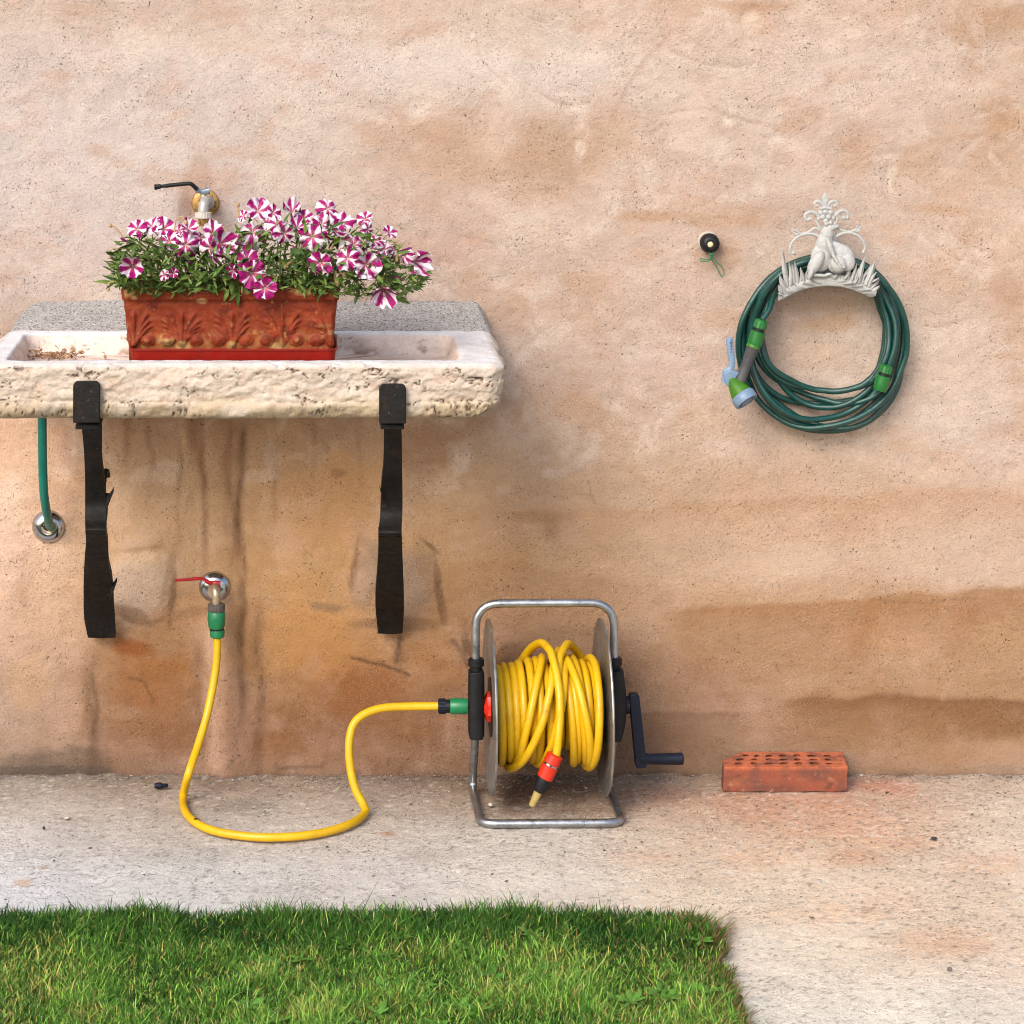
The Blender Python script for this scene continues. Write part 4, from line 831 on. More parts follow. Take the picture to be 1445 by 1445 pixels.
h *= front * wear; hh = .0098 * h + .0018 * fbm(uu / 30., vv / 20., 62, 4) * front + .0008 * fbm(uu / 5., vv / 5., 63, 3) + .0012 * fbm(base[None, :, 0] / .03 + nrm[None, :, 1], Zb / .02, 64, 3)
lip = .0022 * sstep(.86, .95, t)[:, None] * fbm(base[None, :, 0] / .02, Zb / .01, 65, 4)
Xb = Xb + nrm[None, :, 0] * (hh + lip); Yb = Yb + nrm[None, :, 1] * (hh + lip); Zb = Zb + sstep(.9, 1, t)[:, None] * (.004 * fbm(base[None, :, 0] / .04, base[None, :, 1] / .04, 66, 4) - .008 * sstep(.3, .6, fbm(base[None, :, 0] / .03, base[None, :, 1] / .03, 67, 3)))
inner = [(.014, 0), (.018, -.006), (.02, -.03), (.02, -.045)]
Rx = [Xb[k] for k in range(H)]; Ry = [Yb[k] for k in range(H)]; Rz = [Zb[k] for k in range(H)]
for q, dz in inner: Rx.append(base[:, 0] - nrm[:, 0] * q); Ry.append(base[:, 1] - nrm[:, 1] * q); Rz.append(np.full(n, zt + dz - .001))
Vp = np.stack([np.stack(Rx), np.stack(Ry), np.stack(Rz)], -1)
c = np.broadcast_to(linA((154, 62, 34)), Vp.shape).copy()
cf = c[:H]
cf = blend(cf, .55 * sstep(-.1, .5, fbm(uu / 40., vv / 25., 68, 4)), (142, 52, 28)); cf = blend(cf, .4 * sstep(.1, .6, fbm(uu / 24., vv / 12., 69, 4)), (196, 98, 50))
rec = front * sstep(452, 486, vv) * sstep(.25, .05, h) ; cf = blend(cf, np.clip(.55 * rec * (.5 + fbm(uu / 7., vv / 9., 70, 3)), 0, 1), (188, 136, 80))
cf = blend(cf, np.clip(.65 * front * sstep(.35, .55, fbm(uu / 12., vv / 10., 71, 4)) * sstep(440, 480, vv), 0, 1), (196, 150, 92))
cf = blend(cf, np.clip(.5 * front * sstep(.7, 1.1, h) * sstep(.0, .5, fbm(uu / 14., vv / 14., 72, 3)), 0, 1), (206, 146, 100))
for (a, b, ra, rb) in [(178,412,14,8), (215,411,10,5), (284,425,7,4), (350,411,5,4), (430,411,14,6), (190,420,5,4), (300,408,9,3), (232,484,12,8), (256,488,10,6), (326,488,8,8), (392,489,12,5)]: cf = blend(cf, .8 * front * ell(uu, vv, a, b, ra, rb, .5, 0, .5, 5), (208, 168, 110))
cf = blend(cf, (.45 * sstep(.80, .835, t) * sstep(.87, .84, t))[:, None] * np.ones_like(uu), (96, 40, 24))
c[:H] = cf; Vp -= np.array(base_of(root))
body = link('box', np_mesh('box', Vp.reshape(-1, 3), grid_faces(n, len(Rx), True), c.reshape(-1, 3) * .60), M['terracotta'], root)
m = MB(); m.box(((bx0 + bx1) / 2, (FY + BY) / 2, zb + .006), (bx1 - bx0 - .036, BY - FY - .036, .010)); m.build('floor', M['terracotta'], root)
sx, sy = np.meshgrid(np.linspace(bx0 + .016, bx1 - .016, 60), np.linspace(FY + .016, BY - .016, 26))
link('potting_soil', np_mesh('potting_soil', np.stack([sx, sy, zt - .030 + .006 * fbm(sx / .03, sy / .03, 3, 3)], -1).reshape(-1, 3) - np.array(base_of(root)), grid_faces(60, 26)), M['soil'], root)
tx0, tx1 = P(184, 492, FY - .008).x, P(474.5, 492, FY - .008).x; tz = P(0, 492, FY - .008).z
prof = [(.020, .899), (.010, .9005), (.006, .907), (.0005, tz - .004), (-.0025, tz - .003), (-.0025, tz), (.0005, tz), (.003, tz - .002), (.009, .908), (.014, .904)]
bl, nl_ = rr_loop(tx0, tx1, FY - .010, BY + .012, .014, .006); n = len(bl)
Vt = np.concatenate([np.concatenate([bl - nl_ * q, np.full((n, 1), z)], 1) for q, z in prof]); i = np.arange(n)
Vt = np.concatenate([Vt, [[(tx0 + tx1) / 2, (FY + BY) / 2, .899], [(tx0 + tx1) / 2, (FY + BY) / 2, .904]]]); nb = n * len(prof)
tri = np.concatenate([np.stack([np.full(n, nb), (i + 1) % n, i], 1), np.stack([np.full(n, nb + 1), nb - n + i, nb - n + (i + 1) % n], 1)])
tray = link('drip_tray', np_mesh('drip_tray', Vt, [grid_faces(n, len(prof), True), tri]), M['red_plastic']); tray.data.set_sharp_from_angle(angle=math.radians(50))
props(tray, 'smooth red plastic drip tray under the terracotta flower box in the trough', 'tray')

# ------------------------------------------------------------------ petunias
plant = thing('petunia_plant', 'bushy petunias with purple and white striped flowers overflowing the box', 'plant', ((bx0 + bx1) / 2, (FY + BY) / 2, zt - .03))
pb = base_of(plant)
TOPU = [150, 165, 200, 240, 280, 320, 360, 420, 470, 520, 560, 590, 604]; TOPV = [372, 348, 330, 334, 338, 332, 315, 312, 318, 325, 345, 372, 385]; BOTV = [385, 406, 412, 413, 410, 410, 408, 408, 416, 420, 420, 405, 392]
def leaf_mesh(seed):
    r = random.Random(seed); L = 1.0; w = r.uniform(.11, .20); bend = r.uniform(.1, .55); m = MB(); ts = (0, .12, .32, .55, .78, .93, 1)
    pts = [Vector((0, t, -bend * t * t * .6)) for t in ts]; m.leafblade(pts, [w * .12, w * .5, w, w * .95, w * .6, w * .25, .002], Vector((0, 0, 1)))
    return m
leaf_src = [leaf_mesh(s) for s in range(5)]
def rand_leaf():
    u_ = random.choice([random.uniform(160, 600), random.uniform(170, 560)]); a, b = np.interp(u_, TOPU, TOPV), np.interp(u_, TOPU, BOTV)
    v_ = a + (b - a) * random.random() ** .8; fr = random.random(); y = -.505 + .235 * fr ** 1.3
    if 172 < u_ < 478 and v_ > 402: y = min(y, FY - .006)
    p = P(u_, v_, y); out = Vector(((u_ - 360) / 260 + random.gauss(0, .7), random.gauss(-.55, .6), random.gauss(.35, .6))).normalized()
    L = random.lognormvariate(math.log(.0185), .32); return p, out, L, fr
def leaf_rot(out):
    q = out.to_track_quat('Y', 'Z'); return q @ Quaternion((0, 1, 0), random.gauss(0, .6))
ml = [[sm.mesh('leaf', None, 80, (0, 0, 0)) for sm in leaf_src] for _ in range(3)]
for lst, k in zip(ml, ('leaf', 'leaf_light', 'leaf_dark')):
    for me in lst: me.materials.append(M[k])
items = sorted([rand_leaf() for _ in range(2900)], key=lambda q: q[0].y)
fol = [MB(), MB(), MB()]
for i, (p, out, L, fr) in enumerate(items):
    ki = random.choices((0, 1, 2), (5, 3, 3))[0]; rot = leaf_rot(out)
    if i < 270:
        o = bpy.data.objects.new('leaf', random.choice(ml[ki])); coll.objects.link(o); o.parent = plant; o.location = p - pb; o.rotation_mode = 'QUATERNION'; o.rotation_quaternion = rot; o.scale = (L, L, L)
    else:
        s = random.choice(leaf_src); R_ = rot.to_matrix(); fol[ki].add([p + R_ @ (w * L) for w in s.v], s.f)
for f, k in zip(fol, ('leaf', 'leaf_light', 'leaf_dark')): props(f.build('foliage', M[k], plant, angle=80), kind='stuff')
sm = MB()
for k in range(95):
    u_ = random.uniform(178, 470); p0 = P(u_, 412, random.uniform(-.44, -.30)); p0.z = zt - .032
    ue = u_ + (u_ - 325) * random.uniform(.1, .75) + random.gauss(0, 12); ue = min(max(ue, 160), 595); a, b = np.interp(ue, TOPU, TOPV), np.interp(ue, TOPU, BOTV)
    p1 = P(ue, a + (b - a) * random.uniform(-.1, .7), random.uniform(-.50, -.28)); mid = (p0 + p1) / 2 + Vector((0, random.uniform(-.01, .01), .03))
    sm.tube(catmull([p0, mid, p1], 5), [.0016] * 6 + [.0011] * 5, 5)
props(sm.build('stems', M['stem'], plant), kind='stuff')

def corolla(white, wave, seed, cup=.0):
    """five-lobed funnel: white rays on the lobe joints over purple"""
    nt, rr = 80, [.05, .10, .17, .26, .38, .52, .66, .80, .92, 1.0]; th = np.arange(nt) * 2 * np.pi / nt; r0 = np.random.default_rng(seed)
    V = []; C = []
    for r in rr:
        lob = 1 - .13 * (np.abs(np.cos(2.5 * th)) ** 7) * sstep(.6, 1, np.array(r)) - .03 * np.cos(10 * th + 1) * r; lob = lob * (1 + .05 * np.cos(th + seed))
        q = r * lob; z = -.42 * np.exp(-r / .13) + .10 * r + wave * r * r * np.sin(5 * th + seed) * .5 + wave * r ** 3 * .6 * np.sin(10 * th + seed * 2.1) + wave * r ** 4 * .5 * np.sin(3 * th + seed) - cup * r * r
        V.append(np.stack([q * np.cos(th), q * np.sin(th), z + 0 * th], -1))
        wd = white * (.55 + .75 * r) * (1 + .25 * r0.uniform(-1, 1, 5))
        dist = np.min(np.abs((th[:, None] - (np.arange(5) + .0) * 2 * np.pi / 5 - .06 * math.sin(seed) * r + np.pi) % (2 * np.pi) - np.pi) / wd[None], 1)
        k = 1 - sstep(.80, 1.05, dist + .10 * np.sin(th * 17 + seed + r * 5))
        c = linA((168, 4, 112))[None] * (1 - k[:, None]) + linA((246, 232, 242))[None] * k[:, None]
        vein = .82 + .18 * (np.sin(th * 45) * .5 + .5); c = c * np.where(k[:, None] < .5, vein[:, None], 1)
        thr = math.exp(-r / .09); c = c * (1 - thr) + linA((206, 170, 90)) * thr; pk = .3 * math.exp(-((r - .25) / .15) ** 2); c = c * (1 - pk) + linA((226, 150, 176)) * pk
        C.append(c)
    V = np.concatenate(V); C = np.concatenate(C); f = grid_faces(nt, len(rr), True)
    V = np.concatenate([V, [[0, 0, -.40]]]); C = np.concatenate([C, [linA((190, 180, 90))]]); i = np.arange(nt)
    f2 = np.stack([np.full(nt, len(V) - 1), i, (i + 1) % nt], 1)
    return np_mesh('corolla', V, [f, f2], C * .70)
CW = {'s': [corolla(.29, .12, 1), corolla(.26, .18, 2, .1), corolla(.33, .15, 3), corolla(.30, .24, 9, .25)], 'c': [corolla(.30, .22, 11, -.7), corolla(.33, .30, 12, .75), corolla(.36, .34, 13, -.3)], 'd': [corolla(.15, .12, 4), corolla(.18, .10, 5), corolla(.12, .16, 6)], 'w': [corolla(.40, .18, 7, .2), corolla(.37, .24, 8, .3)]}
for l in CW.values():
    for me in l: me.materials.append(M['petal'])
tb = MB(); tb.lathe((0, 0, -.34), (0, 0, -1), [(-.14, .20), (0, .085), (.25, .065), (.7, .055), (.72, .075), (.95, .05), (1.0, .0)], 10); tube_me = tb.mesh('calyx', None, 40, (0, 0, 0)); M['flower_tube'] = mat('flower_tube', col=lin((200, 176, 150), K), rough=.7, var=((8, .3),)); tube_me.materials.append(M['flower_tube'])
FL = [(187,376,18,'s',0,0),(193,322,15,'s',-.5,.8),(214,318,16,'w',-.3,.7),(232,322,18,'s',.3,.5),(238,340,17,'s',-.2,.3),(262,346,19,'s',.1,.1),(252,325,13,'w',-.4,.9),(266,322,13,'w',.3,1.1),(301,328,16,'s',.2,.4),(296,350,17,'s',-.7,.1),(312,344,19,'s',.5,.2),(283,334,12,'w',.8,.9),
      (365,297,18,'s',.3,.5),(356,326,20,'s',0,.5),(343,305,10,'s',-1.2,.4),(348,366,18,'d',-.2,.5),(356,386,20,'d',.3,-.1),(328,382,13,'d',-1.1,-.3),(374,407,18,'d',.1,-.2),(386,300,13,'s',.6,.4),(392,316,16,'w',.2,.8),(402,330,17,'w',.5,-.2),(412,297,16,'w',.1,1.0),(428,308,14,'s',-.2,.8),(463,294,17,'s',.2,.3),(440,334,20,'s',-.2,.1),
      (454,316,15,'w',.3,1.0),(480,314,17,'s',.1,.9),(473,325,13,'w',.6,.6),(452,371,20,'d',0,0),(500,344,18,'s',.2,.6),(490,364,19,'s',-.3,.2),(517,374,20,'s',.2,0),(515,308,12,'s',-.6,1.0),(520,324,13,'w',1.1,-.2),(529,340,13,'w',.4,1.0),(550,328,13,'s',.9,.9),(544,350,13,'w',1.2,.2),(556,352,11,'s',1.0,.6),(541,352,11,'w',-.6,1.0),(570,360,13,'s',-1.1,.6),(588,370,19,'s',.7,-.1),(541,410,19,'s',.1,-.5),(232,388,9,'w',-.3,.2),(245,385,8,'d',.2,0),(300,362,10,'w',.5,-.4),(385,318,13,'s',-.5,.9),(420,320,13,'w',.3,.9)]
for i, (a, b, r, k, tx, tz_) in enumerate(FL):
    y = -.455 - .045 * sstep(310, 372, np.array(float(b))) + random.uniform(-.012, .012) + (.06 if b < 312 else 0)
    if b > 400: y = -.505
    p = P(a, b, y); fac = Vector((tx, -1, tz_ + random.uniform(-.05, .1))).normalized()
    rot = fac.to_track_quat('Z', 'Y') @ Quaternion((0, 0, 1), random.uniform(0, 6.28)); sc = r * (D + y) / F * random.uniform(.92, 1.12)
    o = bpy.data.objects.new('flower', random.choice(CW['c'] if (k != 'd' and random.random() < .34) else CW[k])); coll.objects.link(o); o.parent = plant; o.location = p - pb; o.rotation_mode = 'QUATERNION'; o.rotation_quaternion = rot; o.scale = (sc, sc * random.uniform(.82, 1.05), sc * random.uniform(.7, 1.8))
    ch = bpy.data.objects.new('calyx', tube_me); coll.objects.link(ch); ch.parent = o
    if (a, b) == (452, 371): o['label'] = 'mostly purple flower with thin white rays'
M['bud'] = mat('bud', col=lin((150, 40, 120), .5), rough=.6, var=((60, .3),))
for (a, b, y, tx, tz_) in [(178, 340, -.47, -.6, .4), (322, 332, -.46, .6, .4), (338, 345, -.49, -.4, .2), (416, 350, -.49, .2, -.2), (497, 316, -.42, .5, .5), (534, 366, -.49, .6, .3), (572, 352, -.44, .9, .3), (270, 372, -.49, -.2, .2), (560, 392, -.48, .8, -.3)]:
    m = MB(); m.lathe(P(a, b, y), (tx, -.5, tz_), [(-.012, .0010), (-.005, .0016), (-.002, .0022), (.003, .0020), (.008, .0030), (.012, .0026), (.015, .0005)], 8); m.build('flower_bud', M['bud'], plant)
# spent blooms and dry stalks
for pts, r in [([(180, 345), (172, 332), (163, 321), (156, 318)], .0016), ([(176, 352), (162, 350), (154, 356), (156, 362)], .0012), ([(170, 400), (158, 398), (151, 402), (153, 408)], .0015), ([(338, 312), (337, 300), (336, 289)], .0017), ([(246, 330), (248, 312), (256, 306), (262, 314)], .0016), ([(404, 373), (414, 366), (402, 377)], .0015), ([(476, 336), (470, 345), (467, 352)], .0018), ([(543, 340), (541, 354)], .0016), ([(559, 336), (562, 352), (560, 366)], .0018), ([(474, 382), (473, 392), (476, 399)], .0026), ([(478, 384), (486, 388)], .002), ([(530, 394), (540, 391), (548, 396), (546, 402)], .0024), ([(312, 318), (318, 324), (322, 333)], .0015), ([(388, 325), (384, 336)], .0015)]:
    q = catmull([P(x, y_, -.47) for x, y_ in pts], 5); m = MB(); m.tube(q, [r * (.7 + .6 * i / len(q)) for i in range(len(q))], 6); tip = q[-1]
    m.ball(tip, (r * 2, r * 2, r * 3)); m.build('withered_bloom', M['withered'], plant)

# ------------------------------------------------------------------ perforated brick on the ground
BX0, BX1, BF, BB, BZ = G(1021, 1117).x, G(1195, 1117).x, -.112, -.012, .0510
def bp(s, t_, z):
    x = BX0 + (BX1 - BX0) * s; y = BF + (BB - BF) * t_
    x += .010 * t_ * s; y -= .002 * s * t_
    if t_ > .35: x += .052 * ((t_ - .35) / .65) * (1 - s) ** 3
    return Vector((x, y, z))
vs = []; fs = []; cs = []; idx = {}
def V_(s, t_, z):
    k = (round(s, 5), round(t_, 5), round(z, 5))
    if k not in idx:
        p = bp(s, t_, z); e = .0022; x, y_, zz = p
        nz = Vector((vnoise(np.array(s * 30), np.array(t_ * 9 + z * 300), 5) - .5, vnoise(np.array(s * 30), np.array(t_ * 9 + z * 300), 6) - .5, vnoise(np.array(s * 26), np.array(t_ * 11 + z * 260), 7) - .5)) * .0034
        onr = (s < .001 or s > .999) + (t_ < .001 or t_ > .999) + (z > BZ - 1e-6) + (z < 1e-6)
        if onr >= 2:                                       # worn arrises
            nz *= 1.2; ctr = bp(.5, .5, BZ / 2); nz += Vector((math.copysign(e, ctr.x - x) if (s < .001 or s > .999) else 0, math.copysign(e, ctr.y - y_) if (t_ < .001 or t_ > .999) else 0, (-e if z > .01 else 0)))
        if z < 1e-6: nz.z = abs(nz.z)
        if z > BZ - 1e-6 and onr < 2: nz.z *= .2
        idx[k] = len(vs); vs.append(p + nz)
    return idx[k]
NS = 7; cc0 = .13 + .123 * np.arange(NS); cols = np.sort(np.concatenate([cc0, [0], (cc0[1:] + cc0[:-1]) / 2, [1]])); rows = np.array([0, .24, .37, .5, .63, .76, 1])
holes = []
for i in range(NS):
    for j in range(3):
        s0, s1, sm_ = cols[2 * i], cols[2 * i + 2], cols[2 * i + 1]; t0, t1, tm = rows[2 * j], rows[2 * j + 2], rows[2 * j + 1]
        per = [(s0, t0), (sm_, t0), (s1, t0), (s1, tm), (s1, t1), (sm_, t1), (s0, t1), (s0, tm)]; ang = [225, 270, 315, 0, 45, 90, 135, 180]
        cs_ = sm_ + random.uniform(-.006, .006); ct = tm + random.uniform(-.015, .015); rs = .033 * random.uniform(.8, 1.15); rt = .072 * random.uniform(.85, 1.1)
        o_ = [V_(a, b, BZ) for a, b in per]; top = []; low = []; mid = []
        for a in ang:
            x_, y_ = cs_ + rs * math.cos(math.radians(a)), ct + rt * math.sin(math.radians(a))
            top.append(len(vs)); vs.append(bp(x_, y_, BZ - .0006)); 
        for a in ang:
            x_, y_ = cs_ + rs * 1.2 * math.cos(math.radians(a)), ct + .045 + rt * 1.15 * math.sin(math.radians(a)); mid.append(len(vs)); vs.append(bp(x_, y_, BZ - .0032))
        for a in ang:
            x_, y_ = cs_ + rs * 1.2 * math.cos(math.radians(a)), ct + .045 + rt * 1.15 * math.sin(math.radians(a)); low.append(len(vs)); vs.append(bp(x_, y_, .006))
        for q in range(8): r_ = (q + 1) % 8; fs.append((o_[q], o_[r_], top[r_], top[q])); fs.append((top[q], top[r_], mid[r_], mid[q])); fs.append((mid[q], mid[r_], low[r_], low[q]))
        fs.append(tuple(low))
zl = np.linspace(0, BZ, 7)
per = [(s, 0) for s in cols[:-1]] + [(1, t_) for t_ in rows[:-1]] + [(s, 1) for s in cols[:0:-1]] + [(0, t_) for t_ in rows[:0:-1]]
for a in range(6):
    for q in range(len(per)):
        r_ = (q + 1) % len(per); fs.append((V_(*per[q], zl[a]), V_(*per[r_], zl[a]), V_(*per[r_], zl[a + 1]), V_(*per[q], zl[a + 1])))
fs.append(tuple(V_(*per[q], 0) for q in range(len(per) - 1, -1, -1)))
m = MB(); m.add(vs, fs); me = m.mesh('brick', None, 42, (0, 0, 0))
vv_ = np.array([tuple(p) for p in vs]); c = np.broadcast_to(linA((226, 124, 80)), vv_.shape).copy(); fr_ = sstep(BZ - .001, BZ - .008, vv_[:, 2])  # top painted in its lit orange; sides and hole walls darker brown
c = blend(c, fr_ * .9, (158, 86, 62)); c = blend(c, fr_ * .9 * sstep(0, .5, fbm(vv_[:, 0] / .05, vv_[:, 2] / .03, 3, 3)), (134, 82, 68)); c = blend(c, fr_ * .5 * sstep(.2, .6, fbm(vv_[:, 0] / .03, vv_[:, 2] / .02, 4, 3)), (200, 130, 90))
at = me.color_attributes.new('Col', 'FLOAT_COLOR', 'POINT'); cc = np.ones((len(vs), 4), np.float32); cc[:, :3] = c * .58; at.data.foreach_set('color', cc.ravel())
props(link('brick', me, M['brick']), 'orange perforated clay brick lying on the pavement against the wall', 'brick')

# ------------------------------------------------------------------ capped pipe stub with a loop of wire
root = thing('pipe_stub', 'black capped pipe end in the wall left of the hanging green hose', 'pipe', P(1000, 342))
m = MB(); m.lathe(P(998.5, 340.5, .004), (0, -1, 0), [(0, .0215), (.006, .0215), (.010, .0205), (.010, .016)], 28); m.build('collar', M['white_nut'], root)
m = MB(); m.lathe(P(1000, 342, -.004), (0, -1, 0), [(0, .019), (.014, .0205), (.024, .0195), (.031, .016), (.034, .010), (.0335, .0075), (.028, .007)], 28); m.build('cap', M['black_plastic'], root)
m = MB(); m.ball(P(1002, 345, -.034), (.0072, .004, .0066), None, 14, 8); m.build('plug', M['ivory'], root)
wt = thing('wire_tie', 'twisted green garden wire dangling below the black pipe cap', 'wire', P(1004, 357, -.03)); 
q = [P(x, y_, z_) for x, y_, z_ in [(1001, 356, -.036), (1003, 362, -.034), (1000, 368, -.03), (990, 369, -.026), (988, 365, -.024), (994, 366, -.03), (1002, 366, -.034), (1007, 370, -.03), (1013, 380, -.026), (1018, 390, -.022), (1022, 386, -.022), (1018, 376, -.026), (1011, 369, -.03), (1006, 364, -.034), (1005, 357, -.036)]]
m = MB(); m.tube(catmull(q, 6), .0011, 6); m.build('wire', M['wire'], wt)
m = MB(); m.tube([P(1003.5, 357 + t_ * 10, -.035) + Vector((.0022 * math.cos(t_ * 22), .0022 * math.sin(t_ * 22), 0)) for t_ in np.linspace(0, 1, 40)], .001, 6); m.build('twist', M['wire'], wt)

# ------------------------------------------------------------------ green hose hanging in a ring
root = thing('coiled_hose', 'dark green hose hanging in a thick ring from the white frog hanger', 'hose', P(1163, 360, -.05))
GR = .0062
OUT = [(90, 124), (60, 126), (30, 122), (0, 121), (-20, 122), (-45, 131), (-65, 134), (-90, 131), (-115, 131), (-140, 129), (-160, 127), (180, 125), (150, 122), (120, 122)]
INN = [(90, 106), (60, 100), (30, 82), (0, 79), (-20, 78), (-45, 80), (-65, 72), (-90, 66), (-115, 66), (-140, 70), (-160, 76), (180, 80), (150, 88), (120, 102)]
def pol(tab, deg):
    a = sorted([(x % 360, r) for x, r in tab]); xs = [q[0] for q in a]; rs = [q[1] for q in a]
    return np.interp(deg % 360, [xs[-1] - 360] + xs + [xs[0] + 360], [rs[-1]] + rs + [rs[0]])
NT = 10; fr0 = [.0, .35, .98, .60, .22, .85, .48, .10, .72, .97, .9]; depth0 = [-.070, -.030, -.045, -.070, -.050, -.030, -.022, -.034, -.058, -.030, -.03]
rr_ = random.Random(4); ph = [(rr_.uniform(0, 6.28), rr_.uniform(0, 6.28)) for _ in range(NT + 1)]
pts = []
for k in range(NT):
    for i in range(36):
        q = i / 36; dg = 100 + 360 * q; s_ = q * q * (3 - 2 * q)
        f_ = fr0[k] + (fr0[k + 1] - fr0[k]) * sstep(.72, 1, np.array(q)); f_ = f_ + .20 * math.sin(math.radians(dg) * 2 + ph[k][0]) * math.sin(math.pi * q); f_ = min(max(f_, 0), 1.0)
        y_ = depth0[k] + (depth0[k + 1] - depth0[k]) * s_ + .012 * math.sin(math.radians(dg) * 3 + ph[k][1]) - .012 * max(0, math.sin(math.radians(dg))); y_ = min(y_, -.012)
        ri, ro = pol(INN, dg) + 4, pol(OUT, dg) - 4; r = ri + (ro - ri) * f_; a = math.radians(dg)
        pts.append(P(1163 + r * math.cos(a), 481 - r * math.sin(a), y_))
pts += [P(1098, 410, -.06), P(1086, 436, -.085), P(1075, 452, -.098)]
m = MB(); m.tube(catmull(pts, 3), GR, 12); ho = m.build('coils', M['green_hose'], root)
def joint(u0_, v0_, u1_, v1_, y, par, name='connector'):
    a, b = P(u0_, v0_, y), P(u1_, v1_, y); ax = (b - a).normalized(); L = (b - a).length
    m = MB(); m.lathe(a, ax, [(0, .010), (.003, .0135), (L * .30, .0140), (L * .33, .011)], ribs=14, rib=.07); c_ = m.build(name, M['bright_green'], par)
    m = MB(); m.lathe(a + ax * L * .31, ax, [(0, .0118), (L * .12, .0118)], 20); m.build('gasket', M['black_plastic'], c_)
    m = MB(); m.lathe(a + ax * L * .42, ax, [(0, .0130), (.002, .0150), (L * .3, .0150), (L * .5, .0142), (L * .58, .0130)], 24); m.build('connector_body', M['bright_green'], c_)
joint(1251.5, 515, 1241, 551, -.085, root)
# ------------------------------------------------------------------ spray gun
sp = thing('spray_nozzle', 'spray gun with pale blue lever and face clipped to the green hose', 'spray nozzle', P(1060, 490, -.1))
joint(1075, 451, 1063, 490, -.105, sp)
a, b = P(1064, 487, -.106), P(1043, 541, -.110); ax = (b - a).normalized(); L = (b - a).length
m = MB(); prof = [(0, .0130)]
for k in range(12): prof += [(.006 + k * .0032, .0140 - k * .00022), (.0076 + k * .0032, .0128 - k * .00022)]
prof += [(L * .7, .0112), (L * .9, .0115), (L, .012)]; m.lathe(a, ax, prof, 22); m.build('grip', M['grip_grey'], sp)
m = MB(); m.lathe(P(1063.5, 487, -.106), ax, [(0, .0138), (.004, .0142), (.006, .0138)], 22); m.build('grip_ring', M['lime_green'], sp)
h0 = P(1033, 537, -.108); h1 = P(1054, 567, -.130); hx = (h1 - h0).normalized(); HL = (h1 - h0).length
m = MB(); m.lathe(h0 - hx * .006, hx, [(0, .007), (.004, .0105), (.018, .0155), (.030, .0200), (.040, .0225)], 26); head = m.build('head', M['lime_green'], sp)
m = MB(); m.lathe(h0 + hx * .034, hx, [(0, .0230), (.003, .0255), (.016, .0258), (.019, .0245), (.019, .0200), (.0175, .0195), (.0175, .012), (.019, .0115), (.019, .001)], 32); fc_ = m.build('face', M['pale_blue'], head)
for k in range(10):
    e1 = hx.cross(Vector((0, 1, 0))).normalized(); e2 = hx.cross(e1); a_ = 2 * math.pi * k / 10; m = MB(); m.lathe(h0 + hx * .051 + (e1 * math.cos(a_) + e2 * math.sin(a_)) * .0155, hx, [(0, .0018), (.0025, .0016)], 8); 
    if k == 0: fm = m
    else: fm.v, fm.f = fm.v, fm.f; bb = len(fm.v); fm.v += m.v; fm.f += [tuple(bb + i_ for i_ in f_) for f_ in m.f]
M['pale_blue_dark'] = mat('pale_blue_dark', col=lin((96, 122, 152), K), rough=.5)
fm.build('jet_ring', M['pale_blue_dark'], head)
m = MB(); lp_ = catmull([P(1022, 540, -.108), P(1023, 528, -.106), P(1030, 522, -.108), P(1033, 510, -.108), P(1031, 495, -.106), P(1029.5, 482, -.104), P(1030.5, 476, -.103)], 5); m.tube(lp_, [.006] * 6 + [.009] * 5 + [.0068] * 8 + [.0074] * 10 + [.006, .004], 10, flat=.6); lv = m.build('lever', M['pale_blue'], sp)
m = MB(); m.prism([P(1019, 526, -.100), P(1030, 520, -.100), P(1042, 524, -.100), P(1027, 545, -.100), P(1022, 540, -.100)], (0, -.016, 0)); m.build('lever_pivot', M['pale_blue'], sp, bevel=.002)
m = MB()
for k in range(6): m.ball(P(1031.2 + .15 * k, 483 + k * 4.6, -.1095), (.0024, .0016, .0026), None, 8, 6)
m.build('lever_pattern', M['pale_blue_dark'], lv)

# ------------------------------------------------------------------ white cast-iron frog hanger
root = thing('hose_hanger', 'white cast iron hose hanger with a seated frog, reeds and crown', 'hose hanger', P(1168, 390, 0))
HY = -.108; W = M['cast_white']
arc_b = [(1098, 425), (1106, 422), (1118, 415), (1132, 409), (1150, 405), (1168, 403.5), (1186, 404.5), (1204, 409), (1220, 416), (1228, 419.5), (1236, 418)]
arc_t = [(1099, 409), (1104, 402), (1116, 396), (1132, 391), (1150, 388), (1168, 387), (1188, 388), (1206, 391), (1220, 395), (1230, 399), (1238, 408)]
m = MB(); nA = len(arc_b); vs = []
for (ub, vb), (ut, vt) in zip(arc_b, arc_t):
    for y_ in (HY, HY + .010): vs += [P(ub, vb, y_), P((ub + ut) / 2, (vb + vt) / 2, y_ + (-.004 if y_ == HY else 0)), P(ut, vt, y_)]
fs = []
for i in range(nA - 1):
    o_ = i * 6; e_ = o_ + 6
    fs += [(o_, o_ + 1, e_ + 1, e_), (o_ + 1, o_ + 2, e_ + 2, e_ + 1), (o_ + 3, e_ + 3, e_ + 4, o_ + 4), (o_ + 4, e_ + 4, e_ + 5, o_ + 5), (o_, e_, e_ + 3, o_ + 3), (o_ + 2, o_ + 5, e_ + 5, e_ + 2)]
fs += [(0, 3, 4, 1), (1, 4, 5, 2)]; o_ = (nA - 1) * 6; fs += [(o_, o_ + 1, o_ + 4, o_ + 3), (o_ + 1, o_ + 2, o_ + 5, o_ + 4)]
m.add(vs, fs); m.build('base_band', W, root, bevel=.002)
m = MB()                                                   # saddle that carries the hose, from the band back to the wall
vs = []
